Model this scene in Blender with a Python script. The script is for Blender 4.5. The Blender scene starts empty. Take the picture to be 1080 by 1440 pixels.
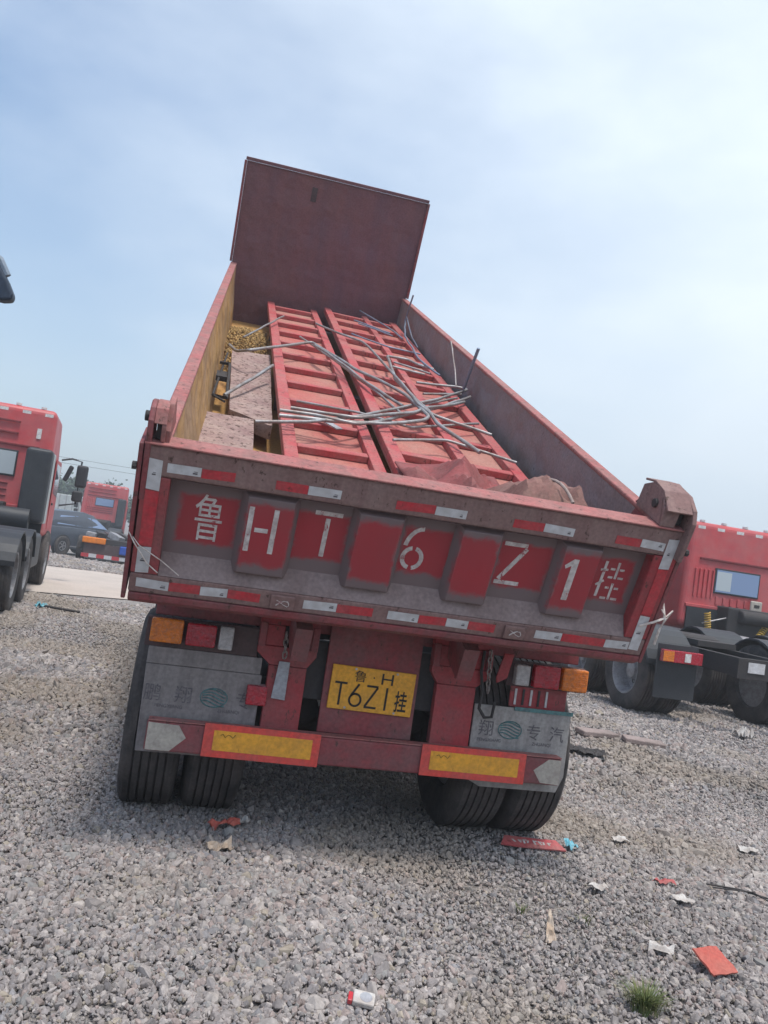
import bpy, bmesh, math, random
import numpy as np
from mathutils import Vector, Matrix, noise as mnoise
R = math.radians
random.seed(7); rng = np.random.default_rng(11)
SC = bpy.context.scene
COL = SC.collection

# ------------------------------------------------------------------ camera
yaw, pitch, roll = .2155, .0513, .145
fw = Vector((math.sin(yaw)*math.cos(pitch), math.cos(yaw)*math.cos(pitch), math.sin(pitch)))
r0 = Vector((math.cos(yaw), -math.sin(yaw), 0)); u0 = r0.cross(fw)
rr = math.cos(roll)*r0+math.sin(roll)*u0; uu = -math.sin(roll)*r0+math.cos(roll)*u0
cam = bpy.data.cameras.new('camera'); co = bpy.data.objects.new('camera', cam); COL.objects.link(co)
m = Matrix((( rr.x, uu.x, -fw.x, -.9745), (rr.y, uu.y, -fw.y, -3.7401), (rr.z, uu.z, -fw.z, 1.485), (0, 0, 0, 1)))
co.matrix_world = m
cam.sensor_fit = 'HORIZONTAL'; cam.sensor_width = 36; cam.lens = 36*1156.16/1080
cam.clip_start = .05; cam.clip_end = 3000
SC.camera = co

# ------------------------------------------------------------------ sky and sun
SUN_EL, SUN_AZ = 73, 165            # azimuth measured from +Y towards +X
w = bpy.data.worlds.new('World'); SC.world = w; w.use_nodes = True
nt = w.node_tree; nt.nodes.clear()
def N(nt, t, **k):
    n = nt.nodes.new(t)
    for a, v in k.items():
        if a.startswith('i_'): n.inputs[a[2:].replace('_', ' ')].default_value = v
        else: setattr(n, a, v)
    return n
sky = N(nt, 'ShaderNodeTexSky', sky_type='NISHITA', sun_disc=False)
sky.sun_elevation = R(SUN_EL); sky.sun_rotation = R(SUN_AZ); sky.air_density = 1.0; sky.dust_density = 1.5; sky.ozone_density = .6
tc = N(nt, 'ShaderNodeTexCoord')
mp = N(nt, 'ShaderNodeMapping'); mp.inputs['Scale'].default_value = (1.3, 1.3, 3.0); mp.inputs['Location'].default_value = (2.3, .6, .2)
n1 = N(nt, 'ShaderNodeTexNoise'); n1.inputs['Scale'].default_value = 1.5; n1.inputs['Detail'].default_value = 6; n1.inputs['Roughness'].default_value = .5
rp = N(nt, 'ShaderNodeMapRange'); rp.inputs[1].default_value = .34; rp.inputs[2].default_value = .76; rp.inputs[3].default_value = .06; rp.inputs[4].default_value = .52
rp.interpolation_type = 'SMOOTHSTEP'
sep = N(nt, 'ShaderNodeSeparateXYZ')
hz = N(nt, 'ShaderNodeMapRange'); hz.inputs[1].default_value = 0; hz.inputs[2].default_value = .45; hz.inputs[3].default_value = .75; hz.inputs[4].default_value = 0
mixc = N(nt, 'ShaderNodeMix', data_type='RGBA'); mixc.inputs[7].default_value = (5.75, 5.85, 6.25, 1)
bg = N(nt, 'ShaderNodeBackground'); bg.inputs['Strength'].default_value = .112
wo = N(nt, 'ShaderNodeOutputWorld')
L = nt.links.new
L(tc.outputs['Generated'], mp.inputs['Vector']); L(mp.outputs[0], n1.inputs['Vector']); L(n1.outputs['Fac'], rp.inputs[0])
L(tc.outputs['Generated'], sep.inputs[0]); L(sep.outputs['Z'], hz.inputs[0])
# thin high veil, thicker over the eastern half of the sky
ve = N(nt, 'ShaderNodeMapRange', interpolation_type='SMOOTHSTEP'); ve.inputs[1].default_value = -.15; ve.inputs[2].default_value = .75; ve.inputs[3].default_value = 0; ve.inputs[4].default_value = .85; L(sep.outputs['X'], ve.inputs[0])
ad = N(nt, 'ShaderNodeMath', operation='ADD', use_clamp=True); L(rp.outputs[0], ad.inputs[0]); L(ve.outputs[0], ad.inputs[1])
L(ad.outputs[0], mixc.inputs[0]); L(sky.outputs[0], mixc.inputs[6])
# ground haze band
hm = N(nt, 'ShaderNodeMix', data_type='RGBA'); hm.inputs[7].default_value = (3.1, 3.4, 3.85, 1); L(hz.outputs[0], hm.inputs[0]); L(mixc.outputs[2], hm.inputs[6])
gn = N(nt, 'ShaderNodeMix', data_type='RGBA', blend_type='MULTIPLY'); gn.inputs[0].default_value = 1; gn.inputs[7].default_value = (.97, 1.055, 1.08, 1); L(hm.outputs[2], gn.inputs[6])
L(gn.outputs[2], bg.inputs['Color']); L(bg.outputs[0], wo.inputs[0])

sd = bpy.data.lights.new('sun', 'SUN'); sd.energy = 1.9; sd.angle = R(9); sd.color = (1, .955, .89)
so = bpy.data.objects.new('sun', sd); COL.objects.link(so)
d = Vector((math.sin(R(SUN_AZ))*math.cos(R(SUN_EL)), math.cos(R(SUN_AZ))*math.cos(R(SUN_EL)), math.sin(R(SUN_EL))))
so.rotation_euler = d.to_track_quat('Z', 'Y').to_euler()
SC.view_settings.view_transform = 'Standard'; SC.view_settings.look = 'None'
SC.view_settings.exposure = 0.72; SC.view_settings.gamma = 1; SC.view_settings.use_curve_mapping = False

# ------------------------------------------------------------------ materials
MATS = {}
def mat(name, base, c2=None, scale=6, rough=.6, metal=0, bump=.15, bscale=60, lo=.42, hi=.62, fine=.12, dust=None, dustamt=.0, spec=.4, streak=False, chips=0, chipc=(.07, .038, .03), dent=0):
    """weathered surface: two tones mixed by noise, fine grain, dust lying in blotches, relief"""
    if name in MATS: return MATS[name]
    m = bpy.data.materials.new(name); m.use_nodes = True; nt = m.node_tree; b = nt.nodes['Principled BSDF']; L = nt.links.new
    c2 = c2 or tuple(x*.7 for x in base)
    tc = N(nt, 'ShaderNodeTexCoord')
    mp = N(nt, 'ShaderNodeMapping')
    if streak: mp.inputs['Scale'].default_value = (3.5, 3.5, .45)
    L(tc.outputs['Object'], mp.inputs[0])
    n = N(nt, 'ShaderNodeTexNoise'); n.inputs['Scale'].default_value = scale; n.inputs['Detail'].default_value = 8; n.inputs['Roughness'].default_value = .65
    L(mp.outputs[0], n.inputs['Vector'])
    mr = N(nt, 'ShaderNodeMapRange'); mr.inputs[1].default_value = lo; mr.inputs[2].default_value = hi; L(n.outputs['Fac'], mr.inputs[0])
    mx = N(nt, 'ShaderNodeMix', data_type='RGBA'); mx.inputs[6].default_value = (*base, 1); mx.inputs[7].default_value = (*c2, 1); L(mr.outputs[0], mx.inputs[0])
    col = mx.outputs[2]
    if dust:
        n3 = N(nt, 'ShaderNodeTexNoise'); n3.inputs['Scale'].default_value = scale*.45; n3.inputs['Detail'].default_value = 9; n3.inputs['Roughness'].default_value = .7
        L(tc.outputs['Object'], n3.inputs['Vector'])
        m3 = N(nt, 'ShaderNodeMapRange'); m3.inputs[1].default_value = .35; m3.inputs[2].default_value = .7; m3.inputs[4].default_value = dustamt; L(n3.outputs['Fac'], m3.inputs[0])
        mx3 = N(nt, 'ShaderNodeMix', data_type='RGBA'); mx3.inputs[7].default_value = (*dust, 1); L(m3.outputs[0], mx3.inputs[0]); L(col, mx3.inputs[6]); col = mx3.outputs[2]
    if chips:
        nc = N(nt, 'ShaderNodeTexNoise'); nc.inputs['Scale'].default_value = 26; nc.inputs['Detail'].default_value = 10; nc.inputs['Roughness'].default_value = .72
        mc = N(nt, 'ShaderNodeMapping'); mc.inputs['Scale'].default_value = (1, 1, .55); mc.inputs['Location'].default_value = (3, 7, 1); L(tc.outputs['Object'], mc.inputs[0]); L(mc.outputs[0], nc.inputs['Vector'])
        m4 = N(nt, 'ShaderNodeMapRange'); m4.inputs[1].default_value = .70-.12*chips; m4.inputs[2].default_value = .73-.12*chips; m4.inputs[4].default_value = .85; L(nc.outputs['Fac'], m4.inputs[0])
        mx4 = N(nt, 'ShaderNodeMix', data_type='RGBA'); mx4.inputs[7].default_value = (*chipc, 1); L(m4.outputs[0], mx4.inputs[0]); L(col, mx4.inputs[6]); col = mx4.outputs[2]
    nf = N(nt, 'ShaderNodeTexNoise'); nf.inputs['Scale'].default_value = bscale; nf.inputs['Detail'].default_value = 5
    L(tc.outputs['Object'], nf.inputs['Vector'])
    hv = N(nt, 'ShaderNodeHueSaturation'); mf = N(nt, 'ShaderNodeMapRange'); mf.inputs[1].default_value = .25; mf.inputs[2].default_value = .75; mf.inputs[3].default_value = 1-fine*1.6; mf.inputs[4].default_value = 1+fine*1.6
    L(nf.outputs['Fac'], mf.inputs[0]); L(mf.outputs[0], hv.inputs['Value']); L(col, hv.inputs['Color']); L(hv.outputs[0], b.inputs['Base Color'])
    b.inputs['Metallic'].default_value = metal; b.inputs['Specular IOR Level'].default_value = spec
    rg = N(nt, 'ShaderNodeMapRange'); rg.inputs[3].default_value = max(.05, rough-.12); rg.inputs[4].default_value = min(1, rough+.15); L(n.outputs['Fac'], rg.inputs[0]); L(rg.outputs[0], b.inputs['Roughness'])
    bp = N(nt, 'ShaderNodeBump'); bp.inputs['Strength'].default_value = bump; bp.inputs['Distance'].default_value = .01
    ad = N(nt, 'ShaderNodeMath', operation='ADD'); L(nf.outputs['Fac'], ad.inputs[0]); L(n.outputs['Fac'], ad.inputs[1]); L(ad.outputs[0], bp.inputs['Height'])
    if dent:
        nd = N(nt, 'ShaderNodeTexNoise'); nd.inputs['Scale'].default_value = 3.2; nd.inputs['Detail'].default_value = 2; L(tc.outputs['Object'], nd.inputs['Vector'])
        bd = N(nt, 'ShaderNodeBump'); bd.inputs['Strength'].default_value = dent; bd.inputs['Distance'].default_value = .12; L(nd.outputs['Fac'], bd.inputs['Height']); L(bd.outputs[0], bp.inputs['Normal'])
    L(bp.outputs[0], b.inputs['Normal'])
    MATS[name] = m; return m

DUST = (.21, .155, .14)
M_RED = mat('weathered_red_paint', (.35, .026, .036), (.24, .045, .05), 5, .6, dust=DUST, dustamt=.35, chips=0.9, dent=0.2)
M_RED2 = mat('faded_red_frame_paint', (.27, .038, .047), (.18, .05, .053), 6, .62, dust=(.17, .12, .115), dustamt=.6, chips=0.8, dent=0.3)
M_TG = mat('dusty_brown_tailgate_paint', (.215, .12, .112), (.26, .165, .15), 3, .75, dust=(.20, .14, .13), dustamt=.5, streak=True, chips=0.9, dent=0.45)
M_TOP = mat('rubbed_pink_rail_edge', (.36, .105, .10), (.24, .10, .092), 9, .7, dust=(.32, .21, .185), dustamt=.5, chips=0.9, dent=0.2)
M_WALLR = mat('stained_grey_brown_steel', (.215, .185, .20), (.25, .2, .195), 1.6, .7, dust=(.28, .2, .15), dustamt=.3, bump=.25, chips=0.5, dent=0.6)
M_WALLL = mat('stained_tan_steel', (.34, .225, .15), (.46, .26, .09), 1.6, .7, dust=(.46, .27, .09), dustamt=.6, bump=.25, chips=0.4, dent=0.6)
M_HEAD = mat('dark_maroon_headboard_steel', (.165, .068, .085), (.13, .065, .09), 1.2, .7, dust=(.20, .085, .06), dustamt=.55, streak=True, chips=0.4, dent=0.5)
M_FLOOR = mat('rusty_orange_floor', (.48, .27, .08), (.38, .19, .07), 3, .85, dust=(.42, .27, .13), dustamt=.6, bump=.3)
M_PAN = mat('chalky_red_board_sheet', (.42, .075, .065), (.39, .15, .12), 1.6, .75, lo=.4, hi=.6, dust=(.40, .25, .20), dustamt=.6, bump=.2, chips=0.5, dent=0.6)
M_STILE = mat('faded_pink_red_board_frame', (.43, .05, .06), (.36, .10, .095), 6, .65, dust=(.38, .22, .19), dustamt=.45, bump=.2, chips=0.9, dent=0.3)
M_BOARD = mat('dusty_mauve_plate', (.24, .145, .14), (.34, .23, .205), 7, .85, dust=(.38, .3, .27), dustamt=.8, bump=.45, chips=1.25, dent=0.5)
M_GALV = mat('dull_galvanised_tube', (.36, .38, .40), (.22, .21, .21), 9, .5, metal=.5, bump=.1, dust=(.26, .17, .13), dustamt=.6)
M_GALVB = mat('bluish_steel_tube', (.2, .26, .36), (.26, .28, .32), 14, .45, metal=.5, bump=.1)
M_BLACK = mat('dark_grimy_steel', (.030, .028, .03), (.04, .035, .035), 8, .7, dust=(.08, .065, .06), dustamt=.25)
M_BLKPL = mat('black_plastic', (.022, .024, .03), (.03, .033, .04), 5, .5, dust=(.07, .07, .07), dustamt=.3)
M_TYRE = mat('dusty_tyre_rubber', (.028, .026, .027), (.05, .045, .044), 7, .92, dust=(.16, .135, .125), dustamt=.6, bump=.3)
M_RIM = mat('grey_wheel_steel', (.34, .34, .36), (.24, .23, .24), 12, .5, metal=.3, dust=(.25, .22, .2), dustamt=.4)
M_FLAP = mat('grey_rubber_mudflap', (.25, .225, .225), (.17, .15, .155), 4, .8, dust=(.2, .18, .165), dustamt=.5, streak=True, chips=0.2, dent=0.3)
M_FLAPR = mat('light_grey_mudflap', (.36, .34, .325), (.27, .25, .245), 5, .8, dust=(.3, .28, .26), dustamt=.5, streak=True, chips=0.3, dent=0.3)
M_FLTX = mat('faded_grey_print', (.10, .09, .10), (.17, .155, .16), 40, .8)
M_TEAL = mat('faded_teal_print', (.10, .22, .22), (.09, .14, .15), 40, .8)
M_WHT = mat('dirty_white_reflective_tape', (.62, .62, .64), (.45, .44, .45), 30, .45, bump=.05, dust=(.4, .36, .34), dustamt=.45, chips=0.5)
M_RTAPE = mat('red_reflective_tape', (.52, .025, .04), (.4, .035, .045), 20, .45, bump=.05, dust=(.3, .15, .14), dustamt=.35, chips=0.6)
M_YEL = mat('amber_reflective_panel', (.78, .36, .03), (.66, .30, .03), 10, .45, bump=.05, dust=(.5, .3, .1), dustamt=.3, chips=0.3)
M_ORB = mat('orange_red_reflective_border', (.70, .06, .045), (.58, .07, .06), 10, .5, bump=.05, dust=(.4, .12, .1), dustamt=.4, chips=0.4)
M_PLATE = mat('yellow_number_plate', (.78, .36, .02), (.68, .31, .025), 7, .4, bump=.06, dust=(.5, .32, .1), dustamt=.3)
M_INK = mat('black_ink', (.012, .011, .012), (.03, .025, .02), 20, .6)
M_STEN = mat('white_stencil_paint', (.62, .58, .56), (.45, .38, .37), 25, .75, dust=(.4, .3, .28), dustamt=.4, chips=1.0, chipc=(.3, .05, .06))
M_CREAM = mat('cream_dirty_tape', (.46, .42, .36), (.36, .32, .28), 18, .6, dust=(.3, .25, .22), dustamt=.5)
M_AMB = mat('amber_lamp_lens', (.72, .2, .015), (.5, .13, .012), 45, .25, bump=.5, spec=.6)
M_REDL = mat('red_lamp_lens', (.42, .015, .03), (.3, .015, .03), 35, .25, bump=.4, spec=.6)
M_CLR = mat('milky_lamp_lens', (.5, .47, .47), (.3, .28, .28), 50, .25, bump=.5, spec=.6)
M_DKBOX = mat('dark_maroon_lamp_board', (.07, .04, .043), (.05, .036, .038), 8, .75, dust=(.13, .09, .085), dustamt=.5)
M_CHAIN = mat('worn_chain_steel', (.36, .33, .32), (.2, .17, .16), 40, .45, metal=.7)
M_STRAP = mat('pale_grey_strap', (.36, .37, .4), (.26, .25, .27), 18, .8)
M_STRING = mat('off_white_string', (.66, .6, .56), (.5, .42, .38), 40, .9)
M_TARP = mat('faded_red_tarpaulin', (.26, .05, .052), (.19, .06, .058), 5, .8, dust=(.30, .15, .14), dustamt=.4, bump=.3)
M_SACK = mat('brown_red_canvas', (.20, .085, .075), (.21, .115, .095), 5, .85, dust=(.28, .18, .15), dustamt=.5, bump=.3)
M_CAB = mat('red_cab_paint', (.50, .048, .055), (.42, .05, .06), 3, .45, bump=.03, fine=.04, dust=(.40, .20, .19), dustamt=.5, spec=.4, dent=0.06)
M_CABD = mat('dark_red_cab_groove', (.2, .025, .03), (.15, .025, .03), 3, .6)
M_MARK = mat('white_marker_tape', (.66, .64, .62), (.5, .48, .48), 20, .5)
M_ORANGE = mat('orange_paint', (.75, .2, .01), (.62, .17, .015), 10, .5)
M_BLUEP = mat('blue_plastic', (.02, .08, .4), (.03, .07, .3), 10, .5)
M_HOSE = mat('yellow_air_hose', (.55, .36, .05), (.45, .28, .05), 10, .5)
M_GREYP = mat('dusty_grey_blue_car_paint', (.055, .065, .09), (.045, .055, .075), 4, .32, bump=.01, fine=.02, spec=.6)
M_CONC = mat('dusty_concrete_road', (.48, .41, .36), (.43, .37, .325), 1.2, .95, bump=.15, fine=.08, bscale=25, dust=(.46, .4, .36), dustamt=.3)
M_BARK = mat('brown_bark', (.09, .065, .045), (.06, .045, .035), 12, .95)
M_WHITEV = mat('pale_grey_truck_body', (.48, .5, .5), (.36, .4, .4), 3, .6)
M_CARD = mat('red_tile', (.42, .075, .055), (.36, .08, .06), 8, .6, bump=.05, dust=(.5, .2, .15), dustamt=.35)
M_PAPER = mat('white_scrap_paper', (.56, .54, .52), (.42, .38, .35), 18, .85, dust=(.33, .28, .25), dustamt=.5)
M_DRY = mat('dry_beige_leaf', (.48, .4, .33), (.4, .3, .22), 20, .9)
M_WOOD = mat('greyed_timber', (.30, .235, .22), (.22, .175, .16), 8, .9, bump=.4)
M_CYAN = mat('cyan_plastic_scrap', (.12, .4, .5), (.25, .45, .5), 20, .4)
M_ORDIRT = mat('ochre_gravel', (.40, .25, .10), (.24, .14, .07), 30, .95, bump=.5)
M_NAVY = mat('dark_blue_mirror_shell', (.018, .03, .055), (.024, .038, .065), 5, .45)
M_GREYSH = mat('grey_mirror_edge', (.22, .27, .33), (.18, .22, .28), 5, .4)

def glassmat(name, tint, rough=.08):
    m = bpy.data.materials.new(name); m.use_nodes = True; b = m.node_tree.nodes['Principled BSDF']
    b.inputs['Base Color'].default_value = (*tint, 1); b.inputs['Roughness'].default_value = rough; b.inputs['Specular IOR Level'].default_value = .9
    b.inputs['Coat Weight'].default_value = .5
    return m
M_GLASS = glassmat('dark_window_glass', (.10, .13, .17))
M_GLASSB = glassmat('pale_window_glass', (.42, .47, .5), .15)  # pale tint paints in the brightness of the left cab's rear window
M_GLASSBL = glassmat('bluish_window_glass', (.17, .25, .42), .12)

def sprayed(name, kk):
    """red spray paint over the dusty brown sheet: solid in the middle of each panel, brown towards its rim"""
    m = bpy.data.materials.new(name); m.use_nodes = True; nt = m.node_tree; b = nt.nodes['Principled BSDF']; L = nt.links.new
    tc = N(nt, 'ShaderNodeTexCoord'); sp = N(nt, 'ShaderNodeSeparateXYZ'); L(tc.outputs['Generated'], sp.inputs[0])
    nz = N(nt, 'ShaderNodeTexNoise'); nz.inputs['Scale'].default_value = 12; nz.inputs['Detail'].default_value = 9; nz.inputs['Roughness'].default_value = .7; L(tc.outputs['Object'], nz.inputs['Vector'])
    def absd(o, k, c=.5):
        s = N(nt, 'ShaderNodeMath', operation='SUBTRACT'); L(o, s.inputs[0]); s.inputs[1].default_value = c
        a = N(nt, 'ShaderNodeMath', operation='ABSOLUTE'); L(s.outputs[0], a.inputs[0])
        p = N(nt, 'ShaderNodeMath', operation='MULTIPLY'); L(a.outputs[0], p.inputs[0]); p.inputs[1].default_value = k*kk; return p.outputs[0]
    mx = N(nt, 'ShaderNodeMath', operation='MAXIMUM'); L(absd(sp.outputs['X'], 1.02), mx.inputs[0]); L(absd(sp.outputs['Z'], 1.12, .52), mx.inputs[1])
    ns = N(nt, 'ShaderNodeMath', operation='MULTIPLY_ADD'); L(nz.outputs['Fac'], ns.inputs[0]); ns.inputs[1].default_value = .22; L(mx.outputs[0], ns.inputs[2])
    mr = N(nt, 'ShaderNodeMapRange', interpolation_type='SMOOTHSTEP'); mr.inputs[1].default_value = .40; mr.inputs[2].default_value = .49; mr.inputs[3].default_value = 1; mr.inputs[4].default_value = 0
    L(ns.outputs[0], mr.inputs[0])
    n2 = N(nt, 'ShaderNodeTexNoise'); n2.inputs['Scale'].default_value = 5; n2.inputs['Detail'].default_value = 8; L(tc.outputs['Object'], n2.inputs['Vector'])
    c1 = N(nt, 'ShaderNodeMix', data_type='RGBA'); c1.inputs[6].default_value = (.40, .022, .035, 1); c1.inputs[7].default_value = (.26, .045, .05, 1); L(n2.outputs['Fac'], c1.inputs[0])
    c2 = N(nt, 'ShaderNodeMix', data_type='RGBA'); c2.inputs[6].default_value = (.15, .105, .11, 1); c2.inputs[7].default_value = (.19, .14, .14, 1); L(n2.outputs['Fac'], c2.inputs[0])
    c = N(nt, 'ShaderNodeMix', data_type='RGBA'); L(mr.outputs[0], c.inputs[0]); L(c2.outputs[2], c.inputs[6]); L(c1.outputs[2], c.inputs[7]); L(c.outputs[2], b.inputs['Base Color'])
    b.inputs['Roughness'].default_value = .7
    bp = N(nt, 'ShaderNodeBump'); bp.inputs['Strength'].default_value = .2; bp.inputs['Distance'].default_value = .01; L(n2.outputs['Fac'], bp.inputs['Height']); L(bp.outputs[0], b.inputs['Normal'])
    return m
M_SPRAY = sprayed('red_spray_over_brown', .94); M_SPRAYR = sprayed('red_spray_filling_rib', .84)
M_SHELF = mat('pale_dust_on_ledge', (.25, .19, .185), (.19, .135, .13), 5, .9, dust=(.28, .22, .21), dustamt=.5)

# ------------------------------------------------------------------ mesh helpers
class MB:
    def __init__(s): s.bm = bmesh.new()
    def box(s, x0, x1, y0, y1, z0, z1):
        v = [s.bm.verts.new((x, y, z)) for x in (x0, x1) for y in (y0, y1) for z in (z0, z1)]
        for f in ((0, 1, 3, 2), (4, 6, 7, 5), (0, 4, 5, 1), (2, 3, 7, 6), (0, 2, 6, 4), (1, 5, 7, 3)): s.bm.faces.new([v[i] for i in f])
        return s
    def obox(s, c, dims, rot=(0, 0, 0)):
        Mx = Matrix.Translation(c) @ Matrix.Rotation(rot[2], 4, 'Z') @ Matrix.Rotation(rot[1], 4, 'Y') @ Matrix.Rotation(rot[0], 4, 'X')
        a, b_, c_ = (q/2 for q in dims)
        v = [s.bm.verts.new(Mx @ Vector((x, y, z))) for x in (-a, a) for y in (-b_, b_) for z in (-c_, c_)]
        for f in ((0, 1, 3, 2), (4, 6, 7, 5), (0, 4, 5, 1), (2, 3, 7, 6), (0, 2, 6, 4), (1, 5, 7, 3)): s.bm.faces.new([v[i] for i in f])
        return s
    def prism(s, pts, axis, a0, a1):
        """polygon pts (two coordinates) extruded along axis from a0 to a1"""
        def mk(p, a): return (a, p[0], p[1]) if axis == 'x' else ((p[0], a, p[1]) if axis == 'y' else (p[0], p[1], a))
        A = [s.bm.verts.new(mk(p, a0)) for p in pts]; B = [s.bm.verts.new(mk(p, a1)) for p in pts]
        s.bm.faces.new(A); s.bm.faces.new(B[::-1]); n = len(pts)
        for i in range(n): s.bm.faces.new((A[i], B[i], B[(i+1) % n], A[(i+1) % n]))
        return s
    def hexa(s, p):
        """eight corners: bottom four then top four"""
        v = [s.bm.verts.new(q) for q in p]
        for f in ((0, 1, 2, 3), (7, 6, 5, 4), (0, 4, 5, 1), (1, 5, 6, 2), (2, 6, 7, 3), (3, 7, 4, 0)): s.bm.faces.new([v[i] for i in f])
        return s
    def lathe(s, prof, axis='x', n=48, c=(0, 0, 0), cap=True):
        rings = []
        for (a, r) in prof:
            ring = []
            for k in range(n):
                t = 2*math.pi*k/n; p, q = r*math.cos(t), r*math.sin(t)
                v = (a, p, q) if axis == 'x' else ((p, a, q) if axis == 'y' else (p, q, a))
                ring.append(s.bm.verts.new((v[0]+c[0], v[1]+c[1], v[2]+c[2])))
            rings.append(ring)
        for i in range(len(rings)-1):
            for k in range(n):
                s.bm.faces.new((rings[i][k], rings[i][(k+1) % n], rings[i+1][(k+1) % n], rings[i+1][k]))
        if cap and prof[0][1] > 1e-4: s.bm.faces.new(rings[0])
        if cap and prof[-1][1] > 1e-4: s.bm.faces.new(rings[-1][::-1])
        return s
    def cyl(s, c, r, a0, a1, axis='x', n=20):
        return s.lathe([(a0, r), (a1, r)], axis, n, c)
    def tube(s, pts, r, n=8, closed=False):
        pts = [Vector(p) for p in pts]; rings = []; P = len(pts)
        up = Vector((0.13, .21, 1)).normalized()
        for i, p in enumerate(pts):
            if closed: t = (pts[(i+1) % P]-pts[i-1]).normalized()
            else: t = (pts[min(i+1, P-1)]-pts[max(i-1, 0)]).normalized()
            a = t.cross(up)
            if a.length < 1e-3: a = t.cross(Vector((1, 0, 0)))
            a.normalize(); b = t.cross(a)
            rings.append([s.bm.verts.new(p+r*(math.cos(2*math.pi*k/n)*a+math.sin(2*math.pi*k/n)*b)) for k in range(n)])
        for i in range(P if closed else P-1):
            j = (i+1) % P
            for k in range(n): s.bm.faces.new((rings[i][k], rings[i][(k+1) % n], rings[j][(k+1) % n], rings[j][k]))
        if not closed: s.bm.faces.new(rings[0][::-1]); s.bm.faces.new(rings[-1])
        return s
    def mesh(s, name, mt, smooth=False):
        bmesh.ops.recalc_face_normals(s.bm, faces=s.bm.faces)
        me = bpy.data.meshes.new(name); s.bm.to_mesh(me); s.bm.free()
        if mt: me.materials.append(mt)
        if smooth:
            me.polygons.foreach_set('use_smooth', [True]*len(me.polygons))
            try: me.set_sharp_from_angle(angle=R(38))
            except Exception: pass
        return me
def add(name, me, parent=None, loc=None, rot=None, bevel=0, seg=2, scale=None):
    o = bpy.data.objects.new(name, me); COL.objects.link(o)
    if parent: o.parent = parent
    if loc: o.location = loc
    if rot: o.rotation_euler = rot
    if scale: o.scale = scale
    if bevel:
        b = o.modifiers.new('bevel', 'BEVEL'); b.width = bevel; b.segments = seg; b.limit_method = 'ANGLE'; b.angle_limit = R(35)
    return o
def part(name, mb, mt, parent=None, loc=None, rot=None, bevel=0, smooth=False, seg=2, label=None):
    o = add(name, mb.mesh(name, mt, smooth), parent, loc, rot, bevel, seg)
    if label: o['label'] = label
    return o
def empty(name, loc, rz=0, label=None, cat=None, group=None):
    o = bpy.data.objects.new(name, None); COL.objects.link(o); o.location = loc; o.rotation_euler = (0, 0, rz); o.empty_display_size = .3
    return tag(o, label, cat, group)
def tag(o, label, cat, group=None):
    if label: o['label'] = label
    if cat: o['category'] = cat
    if group: o['group'] = group
    return o
def bend(pts, rad=.07, seg=4):
    """round the corners of a polyline"""
    pts = [Vector(p) for p in pts]; out = [pts[0]]
    for i in range(1, len(pts)-1):
        a, b, c = pts[i-1], pts[i], pts[i+1]
        r1 = min(rad, (a-b).length*.45); r2 = min(rad, (c-b).length*.45)
        p, q = b+(a-b).normalized()*r1, b+(c-b).normalized()*r2
        for k in range(seg+1):
            t = k/seg; out.append((1-t)**2*p+2*t*(1-t)*b+t*t*q)
    out.append(pts[-1]); return out
def text_mesh(s, size, mt, depth=.0012, vertical=True, squash=1.0, bold=0):
    c = bpy.data.curves.new('lettering', 'FONT'); c.body = s; c.size = size; c.align_x = 'CENTER'; c.align_y = 'CENTER'; c.extrude = depth; c.offset = bold; c.resolution_u = 3
    o = bpy.data.objects.new('lettering', c); COL.objects.link(o); bpy.context.view_layer.update()
    me = bpy.data.meshes.new_from_object(o.evaluated_get(bpy.context.evaluated_depsgraph_get()))
    bpy.data.objects.remove(o)
    # centre on its own bounds
    xs = [v.co.x for v in me.vertices]; ys = [v.co.y for v in me.vertices]
    cx, cy = (min(xs)+max(xs))/2, (min(ys)+max(ys))/2
    for v in me.vertices: v.co.x = (v.co.x-cx)*squash; v.co.y -= cy
    me.materials.clear(); me.materials.append(mt)
    return me

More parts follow.
